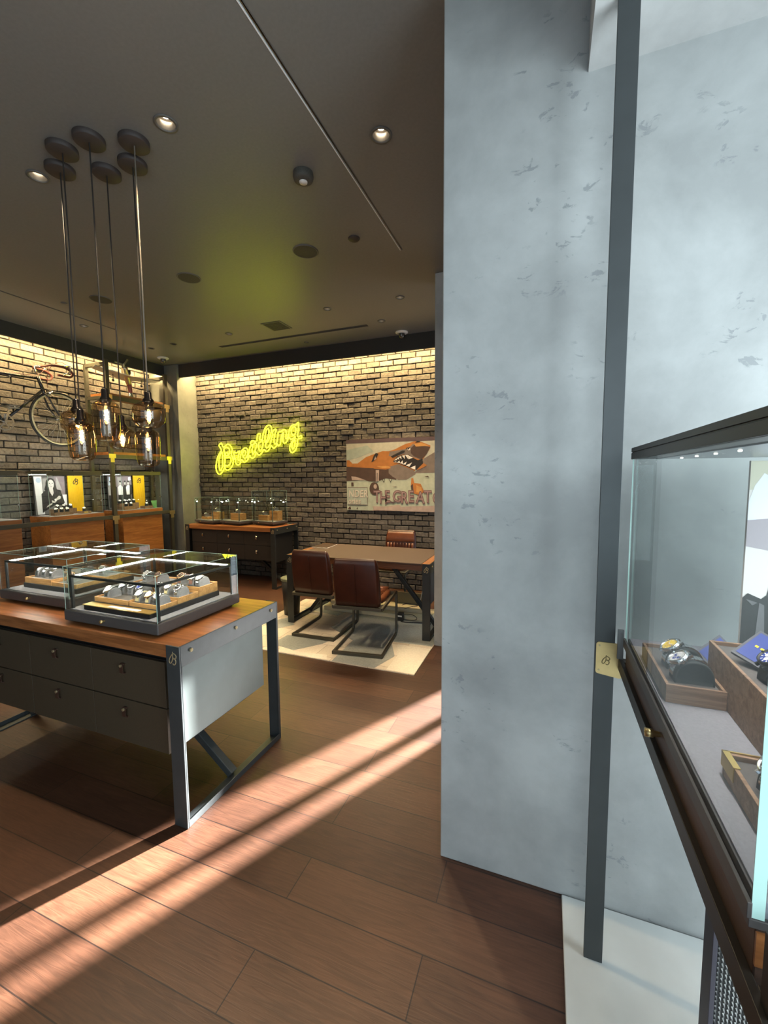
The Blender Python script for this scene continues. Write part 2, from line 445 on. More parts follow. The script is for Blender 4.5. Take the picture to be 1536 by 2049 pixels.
M_felt = plain('grey_velvet', (0.25,0.245,0.275), 0.9, noise=0.08, nscale=200)
M_lining = plain('dark_grey_lining', (0.115,0.105,0.098), 0.9, noise=0.1, nscale=160)
M_cush = plain('grey_suede', (0.17,0.165,0.165), 0.85, noise=0.1, nscale=160)
M_cushd = plain('black_suede', (0.030,0.036,0.036), 0.85, noise=0.1, nscale=160)
M_casebase = plain('graphite_case_base', (0.085,0.078,0.074), 0.45, 0.2, noise=0.05, nscale=90)
M_glass = glass('clear_glass', (0.955,0.985,0.975))
M_glassar = glass('anti_reflective_glass', (0.985,0.997,0.993), 1.25)
M_glintedge = plain('glint_white_edge', (0.85,0.85,0.83), 0.35)  # white stands in for daylight glinting off the slot's metal edge
M_glassedge = plain('green_glass_edge', (0.36,0.54,0.48), 0.15)
M_amber = glass('amber_glass', (0.80,0.68,0.53), 1.6)
M_led = emit('led_strip', (1.0,0.95,0.84), 120.0)
M_filament = emit('filament', (1.0,0.55,0.20), 110.0)
M_neon = emit('neon_yellow', (0.85,0.95,0.012), 11.0)
M_lamp = emit('downlight_lamp', (1.0,0.86,0.66), 22.0)
M_smallspot = emit('case_spot', (1.0,0.93,0.80), 20.0)
M_white = plain('white_plastic', (0.72,0.70,0.66), 0.5)
M_trim = plain('grey_trim', (0.11,0.105,0.095), 0.5)
M_reflector = plain('silver_reflector', (0.26,0.235,0.20), 0.3, 0.8)
M_grille = plain('speaker_mesh', (0.060,0.056,0.046), 0.7, noise=0.3, nscale=300)
M_canopy = plain('brown_canopy', (0.040,0.030,0.026), 0.6)
M_cord = plain('textile_cord', (0.030,0.026,0.022), 0.8)
M_alu = plain('bright_aluminium', (0.72,0.72,0.70), 0.22, 1.0)
M_hide = hide_mat()
M_hidegrey = plain('blue_grey_hide', (0.36,0.385,0.36), 0.8, noise=0.12, nscale=70, bump=0.2)
M_hideceam = plain('white_hide', (0.74,0.69,0.58), 0.8, noise=0.08, nscale=70, bump=0.2)
M_cream = plain('cream_laminate', (0.62,0.53,0.36), 0.5)
M_binliner = plain('grey_green_liner', (0.20,0.22,0.14), 0.45, noise=0.15)
M_paper = plain('paper', (0.82,0.80,0.76), 0.6)
M_bordeaux = plain('bordeaux_tape', (0.12,0.026,0.018), 0.5)
M_tyre = plain('black_tyre', (0.018,0.018,0.018), 0.7)
M_rim = plain('cream_rim', (0.62,0.55,0.36), 0.35, 0.3)
M_bikeframe = plain('bike_paint', (0.012,0.013,0.016), 0.25)
M_bluecard = plain('blue_card', (0.045,0.065,0.24), 0.5)
M_greycard = plain('grey_card_frame', (0.10,0.10,0.11), 0.5)

# ------------------------------------------------------------------ the room
ZC = 3.368          # ceiling
YB = 5.56           # brick wall at the back
XW = -6.05          # brick wall on the left
b = MB(); b.box(XW-0.1, -2.7, -0.12, 1.4, YB+0.1, 0.0); struct(b, 'floor', M_floor)

def brick_wall(name, u0, u1, z0, z1, bw, bh, place, holes=()):
    """bricks of one wall as one mesh on a mortar slab; place(u, depth, z) -> world, depth grows into the room"""
    rnd = random.Random(name); mb = MB()
    c = [place(u, d, z) for d in (-0.10, 0.0) for z in (z0, z1) for u in (u0, u1)]
    mb.add(c, [(0,1,3,2),(4,6,7,5),(0,4,5,1),(2,3,7,6),(0,2,6,4),(1,5,7,3)], 1)
    j = 0.0075; row = 0; z = z0
    while z < z1-0.01:
        zt = min(z+bh, z1); u = u0 - (bw/2 if row % 2 else 0) - rnd.random()*0.02
        while u < u1:
            a, e = max(u+j*rnd.uniform(0.5,1.2), u0), min(u+bw-j*rnd.uniform(0.3,1.0), u1)
            if e-a > 0.03:
                d = rnd.uniform(0.010, 0.024); ch = 0.0055
                if rnd.random() < 0.08: d += 0.008
                zz0, zz1 = z+j*rnd.uniform(0.5,1.1), zt-j*rnd.uniform(0.4,0.9)
                sk = rnd.uniform(-0.003, 0.003)
                P = [place(a,-0.005,zz0),place(e,-0.005,zz0),place(e,-0.005,zz1),place(a,-0.005,zz1),
                     place(a,d-ch,zz0),place(e,d-ch,zz0+sk),place(e,d-ch,zz1+sk),place(a,d-ch,zz1),
                     place(a+ch,d,zz0+ch),place(e-ch,d,zz0+ch+sk),place(e-ch,d,zz1-ch+sk),place(a+ch,d,zz1-ch)]
                P = P[:4]+[p_+Vector((rnd.uniform(-.002,.002) if abs(place(1,0,0)[0]-place(0,0,0)[0]) > 0.5 else 0, rnd.uniform(-.002,.002) if abs(place(1,0,0)[1]-place(0,0,0)[1]) > 0.5 else 0, rnd.uniform(-.0025,.0025))) for p_ in map(Vector, P[4:])]
                fs = []
                for k in range(4):
                    k2 = (k+1) % 4
                    fs += [(k,k2,4+k2,4+k),(4+k,4+k2,8+k2,8+k)]
                fs.append((8,9,10,11))
                mb.add(P, fs, 0)
            u += bw*rnd.uniform(0.975, 1.025)
        z += bh; row += 1
    return struct(mb, name, [M_brick, M_mortar])
brick_wall('wall_back', -5.47, -0.95, 0.0, ZC, 0.200, 0.0755, lambda u, d, z: (u, YB-d, z))
brick_wall('wall_left', 1.2, 5.17, 0.0, ZC, 0.255, 0.0855, lambda u, d, z: (XW+d, u, z))
b = MB(); b.box(XW-0.1, -2.7, 0, XW, 1.2, ZC); struct(b, 'wall_left_plain', M_column)
b = MB(); b.box(-0.95, YB, 0, 0.7, YB+0.1, ZC); struct(b, 'wall_back_plain', M_column)
# plaster column in the far corner
b = MB(); b.box(XW, 5.16, 0, -5.46, YB, ZC); struct(b, 'wall_corner', M_column, bevel=0.004)
# big plaster wall on the right; unseen outer run added to block sun
b = MB(); b.box(-0.381, 1.62, 0, 4.5, 1.82, ZC); struct(b, 'wall_near', M_plaster, bevel=0.004)
b = MB(); b.box(-0.957, 3.77, 0, -0.47, 4.00, ZC); struct(b, 'wall_pier', M_plaster, bevel=0.004)
# walls with openings, outside the picture, that let the daylight in
def holed(name, axis, p0, p1, lo, hi, h0, h1, z0, z1, mat, ztop=ZC):
    mb = MB()
    def bx(a, c, za, zb):
        if c-a < 1e-4 or zb-za < 1e-4: return
        if axis == 'X': mb.box(a, p0, za, c, p1, zb)
        else: mb.box(p0, a, za, p1, c, zb)
    bx(lo, h0, 0, ztop); bx(h1, hi, 0, ztop); bx(h0, h1, 0, z0); bx(h0, h1, z1, ztop)
    return struct(mb, name, mat)
holed('wall_front', 'X', -2.7, -2.6, XW-0.1, 1.4, -2.6, 1.15, 0.3, 2.85, M_plaster)
holed('wall_right', 'Y', 1.25, 1.35, -2.6, 1.62, -0.45, 1.27, 0.3, 2.8, M_plaster)
holed('wall_right_back', 'Y', 0.45, 0.55, 1.82, YB, 4.28, 5.54, 0.0, 2.45, M_column)
b = MB()
for y0, y1 in ((4.28, 4.33), (4.62, 4.69), (5.50, 5.54)): b.box(0.47, y0, 0, 0.53, y1, 2.45)  # unseen middle upright added to cast the sun streak's dark band
b.box(0.47, 4.28, 2.40, 0.53, 5.54, 2.45); b.box(0.47, 4.28, 0, 0.53, 5.54, 0.03)
struct(b, 'door_1', M_steel)
b = MB()
for x in (-2.6, -1.35, -0.1, 1.10): b.box(x, -2.68, 0.3, x+0.05, -2.62, 2.85)
b.box(-2.6, -2.68, 2.80, 1.15, -2.62, 2.85); b.box(-2.6, -2.68, 0.3, 1.15, -2.62, 0.35); struct(b, 'window_1', M_steel)
b = MB()
for y in (-0.45, 0.4, 1.22): b.box(1.27, y, 0.3, 1.33, y+0.05, 2.8)
b.box(1.27, -0.45, 2.75, 1.33, 1.27, 2.8); b.box(1.27, -0.45, 0.3, 1.33, 1.27, 0.35); struct(b, 'window_2', M_steel)

# ceiling with real holes for the downlights
LIGHTS = [  # x, y, radius, strength factor, label
 (-1.822, 1.731, 0.045, 1.0, 'large lit recessed downlight nearest the pendant canopies, on their right'),
 (-0.847, 2.194, 0.045, 1.0, 'large lit recessed downlight alone to the right of the ceiling slot, by the plaster wall'),
 (-2.830, 1.734, 0.045, 1.0, 'large lit recessed downlight on the left of the pendant canopies'),
 (-1.404, 4.129, 0.034, 0.8, 'small lit downlight furthest right and nearest the plaster wall edge'),
 (-2.210, 4.113, 0.034, 0.8, 'small lit downlight between the square ceiling vent and the right-hand wall'),
 (-1.807, 4.652, 0.034, 0.8, 'small lit downlight just in front of the right-hand dome camera, past the slot end'),
 (-3.715, 4.347, 0.034, 0.6, 'small lit downlight at the left end of the slot diffuser before the neon wall'),
 (-5.073, 3.489, 0.034, 0.6, 'small lit downlight beside the left-hand ceiling slot, above the bicycle'),
 (-4.666, 4.383, 0.034, 0.0, 'small unlit downlight nearest the left-hand dome camera'),
 (-5.103, 4.417, 0.034, 0.0, 'small unlit downlight close to the left-hand black fascia'),
]
SLOTS = [(-1.107, -0.6, 3.296, 'Y'), (-4.853, 1.0, 3.71, 'Y'), (4.722, -4.194, -2.012, 'X')]
def ceiling():
    base = MB(); base.box(XW-0.1, -2.7, ZC, 1.4, YB+0.1, ZC+0.14)
    cut = MB()
    for x, y, r, s_, l in LIGHTS: cut.cyl((x, y, ZC-0.05), (x, y, ZC+0.10), r, 32, smooth=False)
    for c, a0, a1, ax in SLOTS:
        if ax == 'Y': cut.box(c-0.010, a0, ZC-0.05, c+0.010, a1, ZC+0.05)
        else: cut.box(a0, c-0.03, ZC-0.05, a1, c+0.03, ZC+0.05)
    ob = base.build('ceiling', M_ceiling); oc = cut.build('cutter', M_ceiling)
    md = ob.modifiers.new('holes', 'BOOLEAN'); md.operation = 'DIFFERENCE'; md.object = oc; md.solver = 'EXACT'
    dg = bpy.context.evaluated_depsgraph_get()
    me = bpy.data.meshes.new_from_object(ob.evaluated_get(dg))
    ob.modifiers.clear(); ob.data = me
    bpy.data.objects.remove(oc)
    ob['kind'] = 'structure'
ceiling()
# black fascias in front of the light coves
b = MB(); b.box(-5.46, 5.20, 3.172, 0.45, 5.23, ZC); struct(b, 'trim_1', M_fascia)
b = MB(); b.box(-5.75, -2.6, 3.205, -5.72, 5.16, ZC); struct(b, 'trim_2', M_fascia)
# lower ceiling over the window bay
b = MB(); b.box(0.094, -2.6, 2.895, 1.25, 1.62, ZC); struct(b, 'ceiling_bay', M_bay)
# pale stone strip of floor in the window bay
b = MB(); b.box(0.090, -2.6, 0.0, 1.25, 1.612, 0.012); struct(b, 'floor_bay', M_stone, bevel=0.003)

# ------------------------------------------------------------------ things on the ceiling
for x, y, r, s_, l in LIGHTS:
    t = thing('downlight', l, 'ceiling light', (x, y, ZC), group='recessed downlights')
    mb = MB(); mb.lathe([(r+0.012, -0.001), (r+0.012, -0.005), (r-0.001, -0.006), (r-0.001, 0.002)], 32, (x, y, ZC)); part(mb, 'trim_ring', M_trim, t)
    mb = MB(); mb.lathe([(r-0.002, 0.0), (r*0.62, 0.062), (r*0.60, 0.078), (0.001, 0.078)], 32, (x, y, ZC)); part(mb, 'reflector', M_reflector if s_ else M_black, t)
    mb = MB(); mb.disc((x, y, ZC+0.036), r*0.46, (0, 0, -1), 24); part(mb, 'lamp', M_lamp if s_ else M_black, t)
    if s_:
        lamp('downlight_lamp', 'SPOT', (x, y, ZC-0.004), (x, y-0.0001, 0), (115 if s_ == 1.0 else 150)*s_, (1.0, 0.76, 0.48), spot=math.radians(95), blend=0.6, radius=0.025)

def slot(c, a0, a1, ax, label, w):
    t = thing('slot_diffuser', label, 'air vent', ((c, (a0+a1)/2, ZC) if ax == 'Y' else ((a0+a1)/2, c, ZC)), group='linear ceiling diffusers')
    def bx(mb, u0, u1, v0, v1, z0, z1):
        if ax == 'Y': mb.box(c+u0, v0, z0, c+u1, v1, z1)
        else: mb.box(v0, c+u0, z0, v1, c+u1, z1)
    mb = MB(); bx(mb, -w-0.002, -w+0.003, a0, a1, ZC-0.003, ZC+0.03); part(mb, 'edge', M_glintedge if ax == 'Y' and c > -2 else M_trim, t)
    mb = MB(); bx(mb, w-0.003, w, a0, a1, ZC-0.002, ZC+0.03); part(mb, 'edge', M_trim, t)
    mb = MB(); bx(mb, -w, w, a0, a1, ZC+0.04, ZC+0.048); part(mb, 'baffle', M_black, t)
    mb = MB(); bx(mb, -0.001, 0.001, a0, a1, ZC-0.001, ZC+0.04); part(mb, 'blade', M_alu if ax == 'Y' and c > -2 else M_trim, t)
slot(*SLOTS[0], 'long narrow slot diffuser with a glint-painted metal edge running towards the camera across the ceiling', 0.010)
slot(*SLOTS[1], 'thin slot diffuser running along the left brick wall', 0.010)
slot(*SLOTS[2], 'wide slot diffuser running parallel to the neon wall', 0.030)
for x, y, l in ((-1.816, 3.035, 'round mesh ceiling speaker nearest the plaster wall'), (-3.011, 3.033, 'round mesh ceiling speaker in the yellow glow, middle of the row of three'),
                (-4.172, 3.056, 'round mesh ceiling speaker behind the pendant cords')):
    t = thing('ceiling_speaker', l, 'speaker', (x, y, ZC), group='ceiling speakers')
    mb = MB(); mb.lathe([(0.100, 0), (0.100, -0.004), (0.094, -0.007), (0.090, -0.004)], 40, (x, y, ZC)); part(mb, 'rim', M_trim, t)
    mb = MB(); mb.lathe([(0.091, -0.004), (0.05, -0.006), (0.001, -0.0065)], 40, (x, y, ZC)); part(mb, 'grille', M_grille, t)
x, y = -1.385, 3.011
mb = MB(); mb.lathe([(0.001, -0.012), (0.038, -0.011), (0.044, -0.004), (0.044, 0)], 32, (x, y, ZC)); single(mb, 'cover_plate', M_canopy, 'small dark round cover plate beside the ceiling speaker', 'ceiling plate', (x, y, ZC))
x, y = -3.008, 4.335
t = thing('square_vent', 'small square olive ceiling vent in the neon glow', 'air vent', (x, y, ZC))
mb = MB(); mb.box(x-0.13, y-0.13, ZC-0.006, x+0.13, y+0.13, ZC); part(mb, 'frame', M_trim, t, bevel=0.002)
mb = MB(); [mb.box(x-0.11, y-0.11+k*0.024, ZC-0.009, x+0.11, y-0.098+k*0.024, ZC-0.006) for k in range(10)]; part(mb, 'slats', M_grille, t)
x, y = -1.372, 2.285
t = thing('smoke_detector', 'dark round smoke detector with a white centre between slot and speaker', 'smoke detector', (x, y, ZC))
mb = MB(); mb.lathe([(0.058, 0), (0.060, -0.022), (0.054, -0.040), (0.036, -0.048), (0.001, -0.049)], 36, (x, y, ZC)); part(mb, 'body', M_grille, t)
mb = MB(); mb.lathe([(0.024, -0.0478), (0.023, -0.054), (0.001, -0.056)], 28, (x, y, ZC)); part(mb, 'sensor', M_white, t, label='white sensor disc')
for x, y, l in ((-1.714, 5.10, 'white dome camera on the ceiling above the aeroplane picture'), (-5.349, 4.82, 'white dome camera on the ceiling by the corner column')):
    t = thing('dome_camera', l, 'security camera', (x, y, ZC), group='dome cameras')
    mb = MB(); mb.lathe([(0.078, 0), (0.078, -0.008), (0.070, -0.016), (0.040, -0.020)], 32, (x, y, ZC)); part(mb, 'flange', M_white, t, label='white flange')
    mb = MB(); mb.lathe([(0.038, -0.020), (0.038, -0.042), (0.032, -0.062), (0.018, -0.074), (0.001, -0.078)], 28, (x, y, ZC)); part(mb, 'dome', plain('smoked_dome', (0.05,0.045,0.04), 0.08, coat=1.0), t)
for x, y, l in ((-3.011, 5.0, 'tiny ceiling sprinkler cap behind the wide slot diffuser'), (-4.598, 2.976, 'tiny ceiling sprinkler cap beside the left-hand slot')):
    mb = MB(); mb.lathe([(0.030, 0), (0.030, -0.005), (0.012, -0.010), (0.001, -0.011)], 24, (x, y, ZC)); single(mb, 'sprinkler_cap', M_trim, l, 'sprinkler', (x, y, ZC), 'sprinkler caps')

# ------------------------------------------------------------------ pendants
def pendant(x, y, zs, z1, z0, rad, kind, label, cord_mat):
    """zs socket top, z1 glass top, z0 glass bottom"""
    t = thing('pendant_lamp', label, 'pendant lamp', (x, y, z0), group='amber glass pendants')
    mb = MB(); mb.lathe([(0.074, 0), (0.074, -0.024), (0.070, -0.027), (0.001, -0.027)], 40, (x, y, ZC)); part(mb, 'canopy', M_canopy, t)
    mb = MB(); mb.tube([(x, y, ZC-0.025), (x+0.002, y, (ZC+zs)/2), (x, y, zs)], 0.0036, 8); part(mb, 'cord', cord_mat, t)
    mb = MB(); mb.lathe([(0.001, zs), (0.011, zs), (0.018, zs-0.008), (0.019, z1+0.012), (0.028, z1+0.002), (0.030, z1-0.012), (0.020, z1-0.03), (0.001, z1-0.03)], 28, (x, y, 0))
    part(mb, 'socket', plain('black_nickel', (0.06,0.055,0.055), 0.18, 0.9), t)
    h = z1-z0; r = rad
    if kind == 'bottle':
        prof = [(0.026, z1+0.004), (0.030, z1-0.006), (r*0.62, z1-0.014), (r*0.90, z1-0.027), (r, z1-0.048), (r*0.985, z1-h*0.5), (r*0.955, z0+0.05), (r*0.86, z0+0.018), (r*0.60, z0+0.003), (r*0.25, z0), (0.001, z0)]
    elif kind == 'wide':
        prof = [(0.026, z1+0.004), (0.032, z1-0.008), (r*0.70, z1-0.020), (r*0.93, z1-0.034), (r, z1-0.050), (r, z0+0.045), (r*0.94, z0+0.030), (r*0.62, z0+0.004), (r*0.5, z0), (0.001, z0)]
    else:
        prof = [(0.026, z1+0.004), (0.032, z1-0.006), (r*0.74, z1-0.022), (r*0.94, z1-0.040), (r*0.985, z1-0.055), (r, z0+0.05), (r*0.93, z0+0.014), (r*0.72, z0), (0.001, z0)]
    pr = []
    for i in range(len(prof)-1):
        for k in range(3):
            f = k/3; pr.append((prof[i][0]*(1-f)+prof[i+1][0]*f, prof[i][1]*(1-f)+prof[i+1][1]*f))
    pr.append(prof[-1])
    mb = MB(); mb.lathe(pr, 40, (x, y, 0)); part(mb, 'glass_shade', M_amber, t, label='amber glass shade')
    zb = z1-0.03
    bl = 0.095 if kind == 'bottle' else 0.085
    mb = MB(); mb.lathe([(0.012, zb), (0.014, zb-0.02), (0.019, zb-0.035), (0.020, zb-bl), (0.013, zb-bl-0.014), (0.001, zb-bl-0.018)], 20, (x, y, 0)); bulb = part(mb, 'bulb', M_glass, t)
    pts = []
    for k in range(15):
        a = k*2.4; pts.append((x+0.0085*math.cos(a), y+0.0085*math.sin(a), zb-0.030-(bl-0.036)*k/14))
    mb = MB(); mb.tube(catmull(pts, 4), 0.0030, 6); part(mb, 'filament', M_filament, bulb, label='glowing coiled filament')
    if kind == 'bottle':
        mb = MB(); n = 28
        pf = [(0.019+0.0022*(k % 2)) for k in range(n)]
        for zz in ():
            pass
        ring = lambda z: [(x+pf[k]*math.cos(2*PI*k/n), y+pf[k]*math.sin(2*PI*k/n), z) for k in range(n)]
        mb.loft([ring(zb-bl-0.022), ring(z0+0.035)], smooth=False); part(mb, 'reflection_tube', plain('painted_reflection_grey', (0.22,0.25,0.28), 0.25), t, label='added grey ribbed tube imitating a window reflection')  # ribbed tube added to stand in for window stripes mirrored in the glass
M_cordlight = plain('pale_cord', (0.24,0.20,0.155), 0.95)
pendant(-2.267, 1.650, 2.089, 2.032, 1.796, 0.066, 'bottle', 'tall amber bottle pendant hanging highest, in the middle of the cluster', M_cord)
pendant(-2.471, 1.645, 1.990, 1.929, 1.699, 0.069, 'bottle', 'tall amber bottle pendant in front of the bicycle wheel', M_cord)
pendant(-2.638, 1.737, 2.071, 2.014, 1.868, 0.084, 'wide', 'wide amber pendant half hidden behind the tall one by the bicycle', M_cord)
pendant(-2.416, 1.851, 1.979, 1.915, 1.777, 0.076, 'short', 'short amber jar pendant hanging lowest of the small ones, behind the middle', M_cord)
pendant(-2.068, 1.750, 2.075, 2.026, 1.876, 0.082, 'wide', 'wide amber pendant on a pale cord, furthest to the right', M_cordlight)
pendant(-2.217, 1.859, 1.953, 1.894, 1.665, 0.066, 'bottle', 'tall amber bottle pendant directly below the wide one on the pale cord', M_cord)

# ------------------------------------------------------------------ shared builders
EMB = [(420,210),(412,300),(410,400),(395,540),(340,650),(270,712),(215,650),(235,530),(300,420),(380,330),(450,288),(530,305),(592,370),(580,450),(530,492),(450,470),(455,505),(510,515),(565,560),(562,660),(505,740),(445,745),(398,705)]
EMB = [((a-405)/550.0, -(c-475)/550.0) for a, c in EMB]
def emblem(mb, c, ux, uy, size, w=0.05, m=0, flat=0.25):
    """cursive letter emblem as a flat inlay; ux, uy span its plane"""
    ux, uy = Vector(ux).normalized(), Vector(uy).normalized(); n = ux.cross(uy)
    pts = catmull([(x, y, 0) for x, y in EMB], 4)
    t = MB(); t.tube(pts, w, 6)
    for i, p in enumerate(t.v):
        q = Vector(p); t.v[i] = tuple(Vector(c) + ux*(q.x*size) + uy*(q.y*size) + n*(q.z*size*flat))
    return mb.add(t.v, t.f, m, True)

def handle(mbody, x, y, z, drawer, dark=True):
    """leather pull tab with a brass stud on a drawer front facing -Y"""
    mb = MB()
    prof = [(0.0, 0.012), (-0.010, 0.014), (-0.016, 0.006), (-0.018, -0.012), (-0.016, -0.032), (-0.006, -0.040), (0.0, -0.036)]
    inner = [(0.0, 0.008), (-0.008, 0.010), (-0.012, 0.004), (-0.014, -0.012), (-0.012, -0.029), (-0.005, -0.036), (0.0, -0.032)]
    ring = prof + inner[::-1]
    mb.prism([(x-0.011, y+a, z+c) for a, c in ring], (0.022, 0, 0))
    h = part(mb, 'handle', M_tab if dark else M_chrome, drawer)
    mb = MB(); mb.cyl((x, y-0.014, z+0.004), (x, y-0.021, z+0.004), 0.007, 14); part(mb, 'stud', M_paleb, drawer, label='brass stud')

def steel_table(name, label, cat, x0, x1, y0, y1, zt, th, wood_m, steel_m, panel_m, drawer_m=None, cols=(), drows=(), ydr=None,
                dh=(), hz=(), inlay=False, ends=(0, 1), panel_z=0.37, dark_handles=True):
    t = thing(name, label, cat, ((x0+x1)/2, (y0+y1)/2, 0))
    T_ = 0.008
    mb = MB(); mb.box(x0+T_, y0+T_, zt-th, x1-T_, y1-T_, zt-0.001); part(mb, 'tabletop', wood_m, t, bevel=0.002)
    if inlay:
        mb = MB(); mb.box(x0+0.085, y0+0.001, zt-0.012, x1-0.085, y1-0.03, zt+0.003); part(mb, 'desk_mat', M_deskmat, t, bevel=0.003, label='brown leather desk mat')
    for e in ends:
        s = 1 if e else -1
        xe = x1 if e else x0
        mb = MB()
        for yy, dy in ((y0, 1), (y1, -1)):
            mb.box(xe, yy, 0.0, xe-s*0.078, yy+dy*T_, zt+0.001)          # wide flange of the angle
            mb.box(xe, yy+dy*T_, 0.033, xe-s*T_, yy+dy*0.016, zt-0.095)
        mb.box(xe, y0+T_, zt-0.095, xe-s*T_, y1-T_, zt+0.001)                   # top rail
        mb.box(xe, y0+T_, 0.0, xe-s*0.006, y1-T_, 0.032)                        # foot rail
        mb.box(xe-s*0.006, y0+T_, 0.0, xe-s*0.062, y1-T_, 0.008)
        fr = part(mb, 'end_frame', steel_m, t, bevel=0.002)
        for k in (0.09, 0.5, 0.91):
            yb = y0+(y1-y0)*k
            mb = MB(); mb.cyl((xe, yb, zt-0.035), (xe+s*0.006, yb, zt-0.035), 0.0085, 14); mb.cyl((xe+s*0.006, yb, zt-0.035), (xe+s*0.0075, yb, zt-0.035), 0.005, 10); part(mb, 'bolt', M_paleb, fr, label='pale brass bolt')
        mb = MB(); emblem(mb, (xe-s*0.039, y0-0.0006, zt-0.053), (1,0,0), (0,0,1), 0.060); part(mb, 'emblem', M_paleb, fr, label='pale inlaid emblem')
        mb = MB(); mb.box(xe-s*0.050, y0+0.018, panel_z, xe-s*0.056, y1-0.085, zt-th); part(mb, 'side_panel', panel_m, t, bevel=0.001)
        ym = y0+(y1-y0)*0.48
        mb = MB(); mb.beam((xe-s*0.045, ym, 0.02), (xe-s*0.56, ym, max(zt-th-0.02, 0.3) if not cols else 0.42), 0.042, 0.042, (0,1,0)); part(mb, 'brace', steel_m, t, bevel=0.003)
    if cols:
        a, c = cols[0], cols[-1]
        mb = MB(); mb.box(a, ydr+0.016, drows[-1][0], c, y1-0.06, drows[0][1]+0.002); part(mb, 'carcass', M_black, t)
        mb = MB(); mb.box(a, ydr+0.03, drows[0][1]+0.002, c, y1-0.06, zt-th); part(mb, 'spacer', M_black, t)
        for r, (za, zb) in enumerate(drows):
            for k in range(len(cols)-1):
                mb = MB(); mb.box(cols[k]+0.0015, ydr, za+0.0015, cols[k+1]-0.0015, ydr+0.016, zb-0.0015)
                d = part(mb, 'drawer', drawer_m, t, bevel=0.001)
                handle(mb, (cols[k]+cols[k+1])/2 - 0.02, ydr, hz[r], d, dark_handles)
    return t

def tray(label, x0, x1, y0, y1, z0, z1, mat, cat='tray', group=None, loc=None, rot=0.0):
    """wooden presentation tray with a grey lining"""
    cx, cy_ = (x0+x1)/2, (y0+y1)/2
    t = thing('watch_tray', label, cat, (cx, cy_, z0), group=group)
    w = 0.006; mb = MB()
    mb.box(x0, y0, z0, x1, y0+w, z1); mb.box(x0, y1-w, z0, x1, y1, z1); mb.box(x0, y0+w, z0, x0+w, y1-w, z1); mb.box(x1-w, y0+w, z0, x1, y1-w, z1)
    part(mb, 'frame', mat, t, bevel=0.0008)
    mb = MB(); mb.box(x0+w, y0+w, z0+0.002, x1-w, y1-w, z1-0.008); part(mb, 'lining', M_lining, t)
    return t

